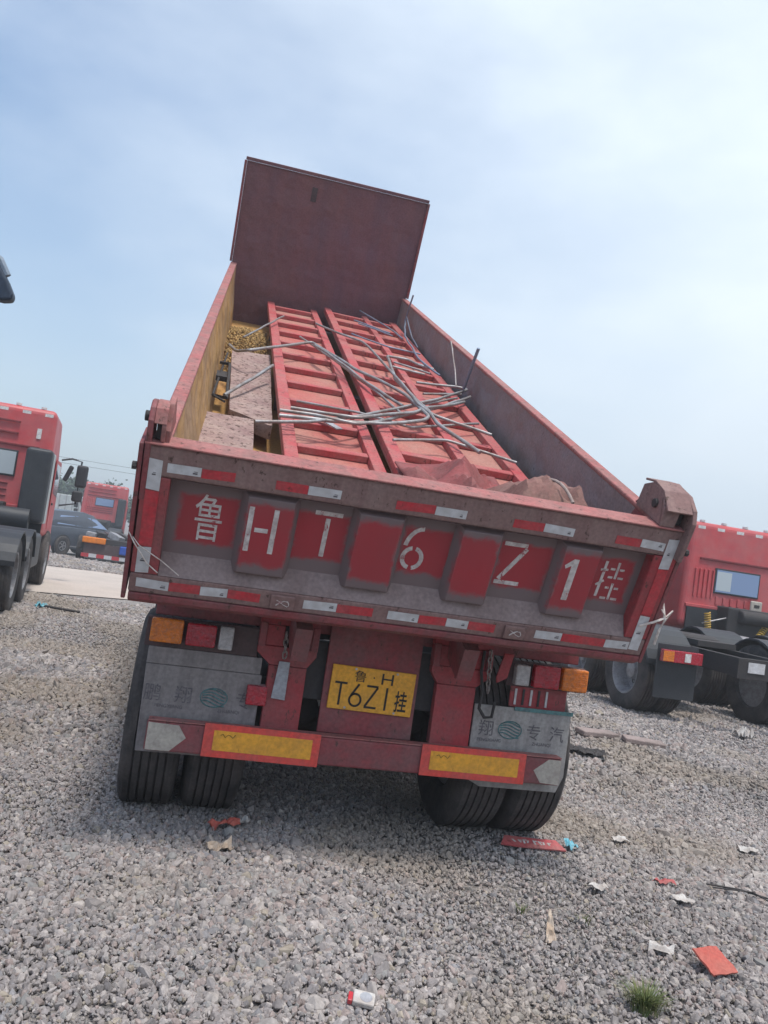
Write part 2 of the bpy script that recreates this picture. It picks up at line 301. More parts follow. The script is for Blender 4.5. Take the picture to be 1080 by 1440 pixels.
# ================================================================== SETTING
def smooth(t): t = min(1, max(0, t)); return t*t*(3-2*t)
def gz(x, y): return -.30*smooth((y-19)/14)
def ground_material():
    m = bpy.data.materials.new('crushed_grey_stone_ground'); m.use_nodes = True; nt = m.node_tree; b = nt.nodes['Principled BSDF']; L = nt.links.new
    tc = N(nt, 'ShaderNodeTexCoord')
    v = N(nt, 'ShaderNodeTexVoronoi'); v.inputs['Scale'].default_value = 34; L(tc.outputs['Object'], v.inputs['Vector'])
    rp = N(nt, 'ShaderNodeValToRGB'); cr = rp.color_ramp; sx = N(nt, 'ShaderNodeSeparateColor'); L(v.outputs['Color'], sx.inputs[0])
    cr.elements[0].color = (.10, .095, .09, 1); cr.elements[1].color = (.33, .305, .285, 1)
    for p, c in ((.3, (.22, .2, .195, 1)), (.55, (.28, .26, .25, 1)), (.8, (.3, .265, .24, 1))): e = cr.elements.new(p); e.color = c
    L(sx.outputs[0], rp.inputs[0])
    n = N(nt, 'ShaderNodeTexNoise'); n.inputs['Scale'].default_value = .7; n.inputs['Detail'].default_value = 7; L(tc.outputs['Object'], n.inputs['Vector'])
    mr = N(nt, 'ShaderNodeMapRange'); mr.inputs[1].default_value = .3; mr.inputs[2].default_value = .7; mr.inputs[3].default_value = .78; mr.inputs[4].default_value = 1.2; L(n.outputs['Fac'], mr.inputs[0])
    hv = N(nt, 'ShaderNodeHueSaturation'); L(mr.outputs[0], hv.inputs['Value']); L(rp.outputs[0], hv.inputs['Color']); L(hv.outputs[0], b.inputs['Base Color'])
    b.inputs['Roughness'].default_value = .95
    bp = N(nt, 'ShaderNodeBump', invert=True); bp.inputs['Strength'].default_value = .9; bp.inputs['Distance'].default_value = .03; L(v.outputs['Distance'], bp.inputs['Height']); L(bp.outputs[0], b.inputs['Normal'])
    return m
M_GND = ground_material()
def sheet(name, xs, ys, f, mt):
    bm = bmesh.new(); g = [[bm.verts.new((x, y, f(x, y))) for y in ys] for x in xs]
    for i in range(len(xs)-1):
        for j in range(len(ys)-1): bm.faces.new((g[i][j], g[i+1][j], g[i+1][j+1], g[i][j+1]))
    me = bpy.data.meshes.new(name); bm.to_mesh(me); bm.free(); me.materials.append(mt)
    me.polygons.foreach_set('use_smooth', [True]*len(me.polygons))
    o = add(name, me); o['kind'] = 'structure'; return o
ys = [-60, -20, -8]+[i*.5-4 for i in range(46)]+[20+i for i in range(26)]+[60, 100, 300, 1500]
sheet('ground', [-900, -200, -60]+[-20+i for i in range(41)]+[60, 200, 900], ys, lambda x, y: gz(x, y)-.012, M_GND)
# concrete road crossing behind the trailer
bm = bmesh.new(); nr = []
for x in [-70+i*2 for i in range(71)]:
    n_ = 11.4+.66*(x+3.3)*.55+.12*math.sin(x*2.1); f_ = 18.05+.30*(x+4.3)
    f_ = max(f_, n_+2); nr.append([bm.verts.new((x, yy, gz(x, yy)+.004)) for yy in (n_, n_*.75+f_*.25, (n_+f_)/2, n_*.25+f_*.75, f_)])
for i in range(len(nr)-1):
    for k in range(4): bm.faces.new((nr[i][k], nr[i+1][k], nr[i+1][k+1], nr[i][k+1]))
me = bpy.data.meshes.new('road'); bm.to_mesh(me); bm.free(); me.materials.append(M_CONC)
o = add('road', me); o['kind'] = 'structure'

# crushed stone lying on the ground: instanced angular stones
def stone_material():
    m = bpy.data.materials.new('crushed_stone'); m.use_nodes = True; nt = m.node_tree; b = nt.nodes['Principled BSDF']; L = nt.links.new
    a = N(nt, 'ShaderNodeAttribute', attribute_type='INSTANCER', attribute_name='tint')
    tc = N(nt, 'ShaderNodeTexCoord'); n = N(nt, 'ShaderNodeTexNoise'); n.inputs['Scale'].default_value = 1.6; n.inputs['Detail'].default_value = 6; L(tc.outputs['Object'], n.inputs['Vector'])
    mr = N(nt, 'ShaderNodeMapRange'); mr.inputs[1].default_value = .3; mr.inputs[2].default_value = .7; mr.inputs[3].default_value = .8; mr.inputs[4].default_value = 1.2; L(n.outputs['Fac'], mr.inputs[0])
    hv = N(nt, 'ShaderNodeHueSaturation'); L(mr.outputs[0], hv.inputs['Value']); L(a.outputs['Color'], hv.inputs['Color']); L(hv.outputs[0], b.inputs['Base Color'])
    b.inputs['Roughness'].default_value = .9; b.inputs['Specular IOR Level'].default_value = .25
    return m
def scatter(name, P, rad, tint, mt, kind='stuff'):
    """points with a rotation, a size and a tint; a geometry-nodes tree puts one of eight angular stones on each"""
    me = bpy.data.meshes.new(name); me.vertices.add(len(P)); me.vertices.foreach_set('co', P.astype(np.float32).ravel())
    a = me.attributes.new('rot', 'FLOAT_VECTOR', 'POINT'); a.data.foreach_set('vector', (rng.random((len(P), 3))*6.283).astype(np.float32).ravel())
    sc = np.stack([rad*rng.uniform(.8, 1.35, len(P)), rad*rng.uniform(.7, 1.1, len(P)), rad*rng.uniform(.55, .85, len(P))], 1)
    a = me.attributes.new('siz', 'FLOAT_VECTOR', 'POINT'); a.data.foreach_set('vector', sc.astype(np.float32).ravel())
    a = me.attributes.new('idx', 'INT', 'POINT'); a.data.foreach_set('value', rng.integers(0, 8, len(P)).astype(np.int32))
    a = me.attributes.new('tint', 'FLOAT_COLOR', 'POINT'); a.data.foreach_set('color', np.concatenate([tint, np.ones((len(P), 1))], 1).astype(np.float32).ravel())
    o = add(name, me); o['kind'] = kind
    g = bpy.data.node_groups.new('lay_stones', 'GeometryNodeTree'); g.interface.new_socket('Geometry', in_out='INPUT', socket_type='NodeSocketGeometry'); g.interface.new_socket('Geometry', in_out='OUTPUT', socket_type='NodeSocketGeometry')
    gi = g.nodes.new('NodeGroupInput'); go = g.nodes.new('NodeGroupOutput'); Lk = g.links.new
    gti = g.nodes.new('GeometryNodeGeometryToInstance')
    for k in range(8):
        ico = g.nodes.new('GeometryNodeMeshIcoSphere'); ico.inputs['Radius'].default_value = 1; ico.inputs['Subdivisions'].default_value = 2
        sp = g.nodes.new('GeometryNodeSetPosition'); wn = g.nodes.new('ShaderNodeTexNoise'); wn.noise_dimensions = '4D'; wn.inputs['W'].default_value = k*7.3; wn.inputs['Scale'].default_value = 1.15; wn.inputs['Detail'].default_value = 1
        pos = g.nodes.new('GeometryNodeInputPosition'); sb = g.nodes.new('ShaderNodeVectorMath'); sb.operation = 'SUBTRACT'; sb.inputs[1].default_value = (.5, .5, .5)
        ml = g.nodes.new('ShaderNodeVectorMath'); ml.operation = 'SCALE'; ml.inputs['Scale'].default_value = 2.3
        Lk(pos.outputs[0], wn.inputs['Vector']); Lk(wn.outputs['Color'], sb.inputs[0]); Lk(sb.outputs[0], ml.inputs[0]); Lk(ico.outputs['Mesh'], sp.inputs['Geometry']); Lk(ml.outputs[0], sp.inputs['Offset'])
        ch = g.nodes.new('GeometryNodeConvexHull'); Lk(sp.outputs[0], ch.inputs[0])
        sm = g.nodes.new('GeometryNodeSetMaterial'); sm.inputs['Material'].default_value = mt; Lk(ch.outputs[0], sm.inputs['Geometry']); Lk(sm.outputs[0], gti.inputs[0])
    iop = g.nodes.new('GeometryNodeInstanceOnPoints'); iop.inputs['Pick Instance'].default_value = True
    def at(n, t):
        q = g.nodes.new('GeometryNodeInputNamedAttribute'); q.data_type = t; q.inputs['Name'].default_value = n; return q.outputs['Attribute']
    mtp = g.nodes.new('GeometryNodeMeshToPoints'); Lk(gi.outputs[0], mtp.inputs[0]); Lk(mtp.outputs[0], iop.inputs['Points'])
    Lk(gti.outputs[0], iop.inputs['Instance']); Lk(at('idx', 'INT'), iop.inputs['Instance Index']); Lk(at('rot', 'FLOAT_VECTOR'), iop.inputs['Rotation']); Lk(at('siz', 'FLOAT_VECTOR'), iop.inputs['Scale'])
    Lk(iop.outputs[0], go.inputs[0])
    o.modifiers.new('stones', 'NODES').node_group = g
    return o
pal = np.array([(.30, .275, .265), (.36, .335, .32), (.25, .235, .235), (.19, .18, .18), (.40, .375, .355), (.245, .25, .245), (.32, .265, .245), (.27, .215, .2), (.31, .275, .215), (.42, .39, .36), (.22, .225, .24)])
pw = np.array([20, 18, 16, 8, 9, 8, 9, 4, 4, 3, 5.]); pw /= pw.sum()
def patch(x0, x1, y0, y1, dens, rmu, lift):
    n = int((x1-x0)*(y1-y0)*dens); P = np.stack([rng.uniform(x0, x1, n), rng.uniform(y0, y1, n), np.zeros(n)], 1)
    rad = rmu*rng.lognormal(0, .24, n)
    P[:, 2] = [gz(a, b) for a, b in P[:, :2]]; P[:, 2] += rng.uniform(-.3, .22, n)*rmu+lift
    return P, rad
A = [patch(-2.6, 3.6, -2.9, 2.0, 2700, .0108, 0), patch(-2.4, 3.2, -2.4, 1.6, 2600, .0048, .006), patch(-5, 7.5, 2.0, 7.5, 1150, .0155, 0), patch(3.6, 6, -1.0, 2.0, 1100, .014, 0), patch(-6.5, -1, 7.5, 11.0, 900, .018, 0), patch(-6.5, -1.6, 18.3, 27, 260, .030, 0), patch(-5, -2.6, 0, 2, 900, .015, 0)]
P = np.concatenate([a[0] for a in A]); rad = np.concatenate([a[1] for a in A])
pal = pal.mean(0)+(pal-pal.mean(0))*.72
tint = pal[rng.choice(len(pal), len(P), p=pw)]*rng.uniform(.86, 1.14, (len(P), 1))*np.array([1.01, .975, .97])
# patches of finer stone, dusty fines and an old brownish stain
g1 = np.array([mnoise.noise(Vector((p[0]*.7, p[1]*.7, 9.1))) for p in P]); rad = rad*(1+.45*g1)*np.where(rng.random(len(P)) < .05, 1.55, 1)
g2 = np.array([mnoise.noise(Vector((p[0]*1.5, p[1]*.6, 1.7))) for p in P]); tint = tint*(1+.15*g2)[:, None]
g3 = np.array([mnoise.noise(Vector((p[0]*.9, p[1]*.9, 3.3))) for p in P])
k = np.clip((g3-.0)*2.4, 0, .55)[:, None]; tint = tint*(1-k)+np.array([.27, .225, .18])*k*rng.uniform(.8, 1.2, (len(P), 1))
keep = rng.random(len(P)) > np.clip(g1*-.9-.1, 0, .35); P, rad, tint = P[keep], rad[keep], tint[keep]
scatter('gravel', P, rad, tint, stone_material())

# ================================================================== THE TIPPED TRAILER
TH, Z0 = .4183, 1.1519
TR = empty('dump_trailer', (0, .95, 0), 0, 'raised red tipping trailer in the middle, its dusty tailgate stencilled and a yellow plate below', 'trailer')
OFF = Vector((0, -.95, 0))
def tp(name, mb, mt, bevel=.004, smooth=False, label=None, parent=None):        # part in upright coordinates
    if parent: return part(name, mb, mt, parent, None, None, bevel, smooth, label=label)
    return part(name, mb, mt, TR, OFF, None, bevel, smooth, label=label)
def bp_(name, mb, mt, bevel=.004, smooth=False, label=None):                   # part in tipped box coordinates (x, along, up)
    return part(name, mb, mt, TR, OFF+Vector((0, 0, Z0)), (TH, 0, 0), bevel, smooth, label=label)
LB, HW = 7.12, 1.85
def wx(s, side, o=0): return side*((1.205-.120*s/LB if side < 0 else 1.17-.075*s/LB)+o)
H = .70
# floor and under-frame
fl = bp_('box_floor', MB().hexa([(wx(.05, -1, -.06), .05, -.02), (wx(.05, 1, -.06), .05, -.02), (wx(LB, 1, -.06), LB, -.02), (wx(LB, -1, -.06), LB, -.02),
     (wx(.05, -1, -.06), .05, .03), (wx(.05, 1, -.06), .05, .03), (wx(LB, 1, -.06), LB, .03), (wx(LB, -1, -.06), LB, .03)]), M_FLOOR)
bm_me = MB().box(-1.08, 1.08, -.04, .04, -.12, -.022).mesh('floor_beam', M_RED2)
for i in range(14): add('floor_beam', bm_me, fl, (0, .35+i*.5, 0))
for sx in (-1, 1): part('long_beam', MB().box(sx*.42-.04, sx*.42+.04, .1, LB, -.30, -.122), M_RED2, fl)
# side walls
for side, mt in ((-1, M_WALLL), (1, M_WALLR)):
    i0, i1 = wx(.08, side, -.05), wx(LB, side, -.05); e0, e1 = wx(.08, side, -.03), wx(LB, side, -.03)
    mbx = MB(); ns = 14
    for q in range(ns):                                    # the sheet is dented, so it is built in strips
        pass
    bm = mbx.bm; g = []
    for q in range(61):
        s_ = .08+(LB-.08)*q/60; col = []
        for r_ in range(9):
            z = .03+(H-.03)*r_/8; lean = (.10*(1-r_/8)*(1-.4*q/60) if side < 0 else 0); dent = lean+.012*mnoise.noise(Vector((s_*1.3, z*3, side*5))) * math.sin(math.pi*r_/8)
            col.append((bm.verts.new((wx(s_, side, -.055)+dent, s_, z)), bm.verts.new((wx(s_, side, -.03)+dent, s_, z))))
        g.append(col)
    for q in range(60):
        for r_ in range(8):
            for t in (0, 1): bm.faces.new((g[q][r_][t], g[q+1][r_][t], g[q+1][r_+1][t], g[q][r_+1][t]))
    for q in range(60):
        for r_ in (0, 8): bm.faces.new((g[q][r_][0], g[q][r_][1], g[q+1][r_][1], g[q+1][r_][0]))
    for q in (0, 60):
        for r_ in range(8): bm.faces.new((g[q][r_][0], g[q][r_][1], g[q][r_+1][1], g[q][r_+1][0]))
    wl = bp_('side_wall', mbx, mt, 0)
    part('top_rail', MB().hexa([(wx(.02, side, -.062), .02, H-.012), (wx(.02, side, .012), .02, H-.04), (wx(LB, side, .012), LB, H-.04), (wx(LB, side, -.062), LB, H-.012),
        (wx(.02, side, -.062), .02, H+.012), (wx(.02, side, .012), .02, H+.012), (wx(LB, side, .012), LB, H+.012), (wx(LB, side, -.062), LB, H+.012)]), M_TOP, wl, bevel=.008)
    rb = MB().box(-.03, .03, -.035, .035, 0, H-.06).mesh('wall_rib', M_RED)
    for i in range(13): s_ = .25+i*.55; add('wall_rib', rb, wl, (wx(s_, side, .0), s_, 0))
    # rear corner lug that carries the tailgate pin
    lug = [(.02, H-.1), (.02, H+.06), (.08, H+.16), (.17, H+.17), (.27, H+.06), (.36, H-.02), (.36, H-.1)]
    x0 = wx(.1, side, -.045)
    part('corner_lug', MB().prism(lug, 'x', x0-.012, x0+.012), M_TOP if side < 0 else M_RED2, wl, bevel=.004)
# headboard
hb = bp_('headboard', MB().box(-1.085, 1.085, LB+.0, LB+.03, -.02, 1.86), M_HEAD, 0)
part('top_rail', MB().box(-1.1, 1.1, LB-.025, LB+.06, 1.862, 1.90), M_HEAD, hb, bevel=.005)
for side in (-1, 1): part('edge_rail', MB().box(side*1.087 if side > 0 else -1.115, 1.115 if side > 0 else -1.087, LB-.03, LB+.05, H+.02, 1.86), M_RED2, hb, bevel=.004)
part('patch_plate', MB().box(-.30, -.235, LB-.008, LB-.002, 1.58, 1.74), M_DKBOX, hb, label='small dark patch high on the headboard')

# ---- tailgate
tg = bp_('tailgate', MB().box(-1.13, 1.13, .078, .092, .05, .62), M_TG, 0)
def tsub(name, mb, mt, bevel=.004, label=None): return part(name, mb, mt, tg, bevel=bevel, label=label)
tsub('top_rail', MB().box(-1.235, 1.24, -.0, .10, .565, .700), M_TG, .010)
tsub('rail_cap', MB().box(-1.24, 1.245, -.012, .11, .702, .712), M_TOP, .004)
tsub('bottom_rail', MB().box(-1.235, 1.24, -.0, .10, .018, .110), M_TG, .008)
tsub('bottom_lip', MB().prism([(-.006, .016), (-.006, -.012), (.03, -.045), (.09, -.045), (.09, .016)], 'x', -1.232, 1.237), M_RED2, .003)
for a, b in ((-1.235, -1.12), (1.12, 1.24)): tsub('end_stile', MB().box(a, b, 0.001, .10, .112, .563), M_RED, .006)
for sgn in (-1, 1): tsub('end_plate', MB().prism([(.0, -.02), (.0, .70), (.22, .70), (.16, .05)], 'x', sgn*1.243, sgn*1.262), M_RED2, .004)
# sloping sill under the pans, sloping reveals round them
tsub('sill_slope', MB().prism([(.002, .112), (.076, .112), (.076, .205)], 'x', -1.118, 1.118), M_SHELF, 0)
tsub('head_slope', MB().prism([(.002, .563), (.076, .563), (.076, .535)], 'x', -1.118, 1.118), M_TG, 0)
pans = [(-1.105, -.79), (-.60, -.30), (-.10, .185), (.36, .69), (.86, 1.105)]
for a, b in pans: tsub('panel', MB().box(a-.02, b+.02, .070, .0765, .19, .545), M_SPRAY, 0)
for a, b in ((-.79, -.59), (-.30, -.105), (.18, .365), (.685, .865)):
    mb = MB(); q = .028
    mb.hexa([(a-q, .069, .15), (b+q, .069, .15), (b, .012, .175), (a, .012, .175), (a-q, .069, .555), (b+q, .069, .555), (b, .012, .535), (a, .012, .535)])
    tsub('rib', mb, M_SPRAYR, .003)
# lettering: stencilled strokes
def strokes(name, polys, cx, cz, s_):
    mb = MB()
    for pl in polys: mb.prism([(cx+x, cz+z) for x, z in pl], 'y', s_-.0016, s_)
    return tsub(name, mb, M_STEN, 0)
def bar(x0, z0, x1, z1, w_):
    dx, dz = x1-x0, z1-z0; l = math.hypot(dx, dz); nx, nz = -dz/l*w_/2, dx/l*w_/2
    return [(x0+nx, z0+nz), (x1+nx, z1+nz), (x1-nx, z1-nz), (x0-nx, z0-nz)]
def place_text(name, ch, size, cx, cz, s_, parent=None, mt=M_STEN, squash=1.0, lean=0):
    o = add(name, text_mesh(ch, size, mt, .0008, squash=squash), parent or tg, (cx, s_, cz), (R(90), lean, 0)); return o
place_text('lettering', '鲁', .235, -.945, .385, .0685, squash=.58)
strokes('lettering', [bar(-.052, -.105, -.052, .105, .022), bar(.055, -.105, .055, .105, .022), bar(-.028, .0, .030, -.0, .020)], -.717, .388, .0115)
strokes('lettering', [bar(-.062, .105, .062, .105, .020), bar(.0, .082, .0, -.105, .021)], -.428, .385, .0695)
def arc(cx, cz, rx, rz, a0, a1, w_, n=9):
    o_, i_ = [], []
    for k in range(n+1):
        t = R(a0+(a1-a0)*k/n); o_.append((cx+(rx+w_/2)*math.cos(t), cz+(rz+w_/2)*math.sin(t))); i_.append((cx+(rx-w_/2)*math.cos(t), cz+(rz-w_/2)*math.sin(t)))
    return o_+i_[::-1]
strokes('lettering', [arc(.0, -.045, .045, .05, 100, 258, .02), arc(.0, -.045, .045, .05, -80, 78, .02), arc(.03, .0, .075, .105, 92, 172, .02)], -.012, .382, .0695)
strokes('lettering', [bar(-.06, .095, .055, .095, .02), bar(.055, .08, -.045, -.09, .021), bar(-.062, -.105, .062, -.105, .02)], .468, .387, .0695)
strokes('lettering', [[(-.012, -.11), (.018, -.11), (.018, .105), (-.006, .105), (-.045, .068), (-.038, .052), (-.012, .07)]], .747, .372, .0115)
strokes('lettering', [bar(-.052, -.09, -.048, .10, .014), bar(-.068, .052, -.030, .056, .011), bar(-.070, -.03, -.034, -.002, .011),
  bar(.018, .012, .018, .10, .012), bar(.018, -.10, .018, -.012, .012), bar(-.018, .062, .006, .062, .011), bar(.030, .062, .054, .062, .011), bar(-.020, .018, .004, .018, .011), bar(.032, .018, .060, .018, .011),
  bar(-.016, -.038, .004, -.038, .011), bar(.032, -.038, .054, -.038, .011), bar(-.026, -.095, .004, -.095, .012), bar(.032, -.095, .064, -.095, .012)], .985, .370, .0695)
# reflective strips
T = .0022
def strip(x0, x1, z0, z1, mt, s_=0.0, lab=None):
    jig = random.uniform(-.003, .003)
    o = tsub('reflective_strip', MB().hexa([(x0, s_-T, z0+jig), (x1, s_-T, z0-jig), (x1, s_-.0005, z0-jig), (x0, s_-.0005, z0+jig), (x0, s_-T, z1+jig), (x1, s_-T, z1-jig), (x1, s_-.0005, z1-jig), (x0, s_-.0005, z1+jig)]), mt, 0)
    if mt is M_WHT:
        cx_ = x1-.024 if x1-x0 > z1-z0 else x1-.03; zc = (z0+z1)/2+random.uniform(-.008, .008); wm = random.uniform(.006, .012)
        part('printed_mark', MB().box(cx_-wm, cx_+wm, s_-T-.0006, s_-T-.0002, zc-.006, zc+.001).box(cx_-wm*.6, cx_+wm, s_-T-.0006, s_-T-.0002, zc+.004, zc+.007), M_FLTX, tg)
top = [(-1.14, -1.0, 'w'), (-1.0, -.86, 'r'), (-.69, -.55, 'r'), (-.55, -.405, 'w'), (-.16, .02, 'r'), (.02, .167, 'w'), (.39, .54, 'r'), (.54, .69, 'w'), (.90, 1.03, 'r'), (1.03, 1.155, 'w')]
for a, b, c in top: strip(a, b-.002, .592, .632, M_WHT if c == 'w' else M_RTAPE)
bot = [(-1.205, -1.065, 'w'), (-1.065, -.93, 'r'), (-.93, -.81, 'w'), (-.81, -.665, 'r'), (-.47, -.315, 'w'), (-.315, -.145, 'r'), (-.075, .075, 'w'), (.075, .21, 'r'), (.21, .32, 'w'), (.32, .455, 'r'), (.66, .80, 'w'), (.80, 1.03, 'r'), (1.03, 1.16, 'w')]
for a, b, c in bot: strip(a, b-.002, .046, .088, M_WHT if c == 'w' else M_RTAPE)
for side, seq in ((-1, [(.505, .64, 'w'), (.245, .50, 'r'), (.118, .24, 'w')]), (1, [(.50, .655, 'w'), (.25, .495, 'r'), (.05, .24, 'w')])):
    for a, b, c in seq: strip(-1.215 if side < 0 else 1.162, -1.160 if side < 0 else 1.215, a, b, M_WHT if c == 'w' else M_RTAPE, s_=.0)
# lower tailgate latch plates
for cx in (-.565, .555):
    tsub('latch_plate', MB().box(cx-.055, cx+.055, -.014, -.001, .028, .098), M_TG, .006)
    tsub('latch_scribble', MB().tube([(cx+.03*math.cos(t*.7), -.016, .062+.014*math.sin(t*1.1)) for t in range(14)], .0016, 5), M_STEN, 0)
# hinge arms rising over the box corners, with their pins
for side in (-1, 1):
    x0 = side*1.215; L_ = side < 0
    arm = [(.0, .45), (-.01, .74), (.0, .80), (.035, .845), (.09, .862), (.15, .85), (.19, .81), (.20, .74), (.19, .69), (.12, .64), (.10, .45)]
    if not L_: arm = [(-.045, .56), (-.05, .76), (-.02, .815), (.06, .86), (.16, .868), (.24, .85), (.27, .80), (.25, .72), (.12, .66), (.08, .56)]
    part_x = sorted((x0, x0+side*.024))
    tsub('hinge_arm', MB().prism(arm, 'x', *part_x), M_RED2 if L_ else M_TG, .006)
    xi = side*(1.165 if L_ else 1.085)
    arm2 = [(.005, .713), (.0, .78), (.03, .83), (.09, .852), (.15, .845), (.19, .80), (.2, .713)] if L_ else [(.0, .713), (.0, .80), (.07, .862), (.17, .87), (.25, .83), (.26, .713)]
    tsub('hinge_cheek', MB().prism(arm2, 'x', *sorted((xi, xi+side*.018))), M_TOP if L_ else M_TG, .005)
    a_, b_ = sorted((xi, x0))
    cap = [(.0, .79), (.035, .847), (.09, .864), (.15, .852), (.19, .815), (.18, .805), (.145, .835), (.09, .846), (.045, .832), (.012, .786)] if L_ else [(-.03, .80), (.06, .868), (.16, .882), (.25, .862), (.25, .85), (.16, .87), (.065, .856), (-.02, .79)]
    tsub('hinge_cap', MB().prism(cap, 'x', a_, b_), M_TOP if L_ else M_TG, .003)
    if not L_:
        tsub('hinge_front_plate', MB().hexa([(xi, -.006, .714), (xi+.075, -.006, .714), (xi+.075, .004, .714), (xi, .004, .714), (xi+.0, .045, .845), (xi+.085, .0, .825), (xi+.085, .012, .825), (xi, .057, .845)]), M_TG, .003)
    tsub('hinge_dark_fill', MB().box(a_+.012, b_-.006, .03, .12, .716, .80), M_BLACK, .004)  # black block put in for the dark gap between the hinge cheeks
    tsub('hinge_pin', MB().cyl((0, .09, .79), .022, *sorted((xi-side*.012, x0+side*.045))), M_BLACK, .003)
    tsub('bolt_head', MB().cyl((0, .0, .60), .018, *sorted((side*1.262, side*1.28)), n=6), M_BLACK, .002)
# strings tied at the lower tailgate corners
tsub('tie_string', MB().tube([(-1.26, .0, .30), (-1.23, -.02, .26), (-1.17, -.012, .17), (-1.12, -.01, .13)], .0028, 5), M_STRING, 0)
tsub('tie_string', MB().tube([(-1.26, .02, .29), (-1.21, -.015, .25), (-1.11, -.012, .19), (-1.03, -.01, .13)], .0024, 5), M_STRING, 0)
tsub('tie_string', MB().tube([(1.27, .05, .34), (1.29, -.01, .24), (1.275, -.02, .18), (1.285, -.01, .10)], .006, 6), M_STRING, 0)
tsub('tie_string', MB().tube([(1.17, -.01, .19), (1.23, -.02, .225), (1.285, -.012, .25), (1.33, .05, .22)], .006, 6), M_STRING, 0)
tsub('tie_string', MB().tube([(1.25, .01, .30), (1.285, -.015, .26), (1.32, .0, .29), (1.29, .0, .20), (1.31, .03, .13)], .004, 6), M_STRING, 0)

# ---- chassis, upright
ch = tp('chassis', MB().box(-.47, -.37, .47, 7.3, .86, 1.06).box(.37, .47, .47, 7.3, .86, 1.06).box(-.47, .47, .462, .54, .70, 1.0), M_BLACK, .006)
for y in (1.6, 2.9, 4.2, 5.5, 6.8): part('cross_member', MB().box(-.365, .365, y, y+.1, .88, 1.02), M_BLACK, ch)
tp('rear_cross_beam', MB().box(-1.12, 1.16, .47, .56, 1.035, 1.125), M_RED2, .006)
def post(xl, xr, mir):
    mb = MB()
    mb.box(xl, xr, .40, .455, .548, .86)                   # shank
    gx0, gx1 = (xl-.07, xr+.04) if mir < 0 else (xl-.04, xr+.07)
    hx0, hx1 = xl+.055, xr-.055
    mb.prism([(xl, .862), (xr, .862), (gx1, .92), (gx1, .955), (gx0, .955), (gx0, .92)], 'y', .398, .452)
    mb.box(gx0, hx0, .398, .452, .957, 1.06); mb.box(hx1, gx1, .398, .452, .957, 1.06); mb.box(gx0, gx1, .398, .452, 1.062, 1.10)
    p = tp('hinge_post', mb, M_RED, .004)
    part('pocket', MB().box(hx0-.01, hx1+.01, .43, .46, .95, 1.065), M_BLACK, p)
    for q0, q1 in ((gx0, gx0+.035), (gx1-.035, gx1)): part('side_flange', MB().box(q0, q1, .384, .396, .95, 1.07), M_RED2, p, bevel=.003)
    return p
post(-.535, -.345, -1); post(.345, .56, 1)
# central panel with the number plate
cp = tp('centre_panel', MB().box(-.245, .25, .425, .445, .548, 1.09), M_RED2, .004)
def gradient_panel(): pass
pl = tp('number_plate', MB().box(-.222, .222, -.004, .004, -.112, .112), M_PLATE, .004)
pl.location = OFF+Vector((.008, .412, .785)); pl.rotation_euler = (0, R(1.0), 0)
for sx, sz in ((-.13, -.1), (.13, -.1), (-.1, .1), (.12, .1)): part('screw', MB().cyl((sx, 0, sz), .006, -.007, -.004, 'y', 10), M_CLR, pl)
def ptext(ch_, size, x, z, sq=1.0, tall=1.0, bold=0):
    o = add('plate_character', text_mesh(ch_, size, M_INK, .0006, squash=sq, bold=bold), pl, (x, -.0050, z), (R(90), 0, 0)); o.scale = (1, tall, 1)
ptext('鲁', .062, -.072, .066, 1.1); ptext('·', .07, 0.0, .066)
def pstroke(polys, cx, cz):
    mb = MB()
    for q in polys: mb.prism([(cx+x, cz+z) for x, z in q], 'y', -.0055, -.0042)
    part('plate_character', mb, M_INK, pl)
pstroke([bar(-.026, -.028, -.026, .028, .010), bar(.026, -.028, .026, .028, .010), bar(-.022, 0, .022, 0, .008)], .072, .066)
cw = .011
pstroke([bar(-.032, .055, .032, .055, cw), bar(0, .05, 0, -.058, cw)], -.166, -.032)
pstroke([arc(0, -.024, .030, .031, 0, 360, cw, 20), bar(-.024, -.004, .012, .058, cw)], -.083, -.032)
pstroke([bar(-.03, .054, .03, .054, cw), bar(.028, .05, -.028, -.05, cw), bar(-.032, -.054, .032, -.054, cw)], .0, -.032)
pstroke([bar(0, .058, 0, -.058, cw)], .078, -.034)
ptext('挂', .085, .158, -.038, .80, 1.35, .0012)
# bumper
bu = tp('bumper', MB().box(-1.075, 1.072, .335, .405, .405, .545), M_RED2, .010)
bu2 = part('bumper_top_edge', MB().box(-1.07, 1.068, .333, .403, .547, .553), M_TOP, bu, bevel=.002)
def refl(x0, x1, z0, z1, tilt):
    cx, cz = (x0+x1)/2, (z0+z1)/2; a, b = (x1-x0)/2, (z1-z0)/2
    o = part('reflective_panel', MB().box(-a, a, -.006, .0, -b, b), M_ORB, bu, (cx, .328, cz), (0, tilt, 0), bevel=.002)
    part('amber_field', MB().box(-a+.048, a-.040, -.0085, -.0063, -b+.034, b-.030), M_YEL, o)
    part('marker_scribble', MB().tube([(-a+.08+k*.012, -.0095, b-.052+.009*math.sin(k*2.3)) for k in range(7)], .0012, 4), M_INK, o)
    return o
refl(-.805, -.235, .400, .560, R(.6)); refl(.290, .862, .402, .560, R(.3))
part('arrow_sticker', MB().prism([(-1.068, .41), (-.955, .41), (-.885, .478), (-.925, .535), (-1.068, .54)], 'y', .3325, .3345), M_CREAM, bu)
part('arrow_sticker', MB().prism([(1.066, .41), (.96, .415), (.915, .478), (.995, .54), (1.066, .54)], 'y', .3325, .3345), M_CREAM, bu)
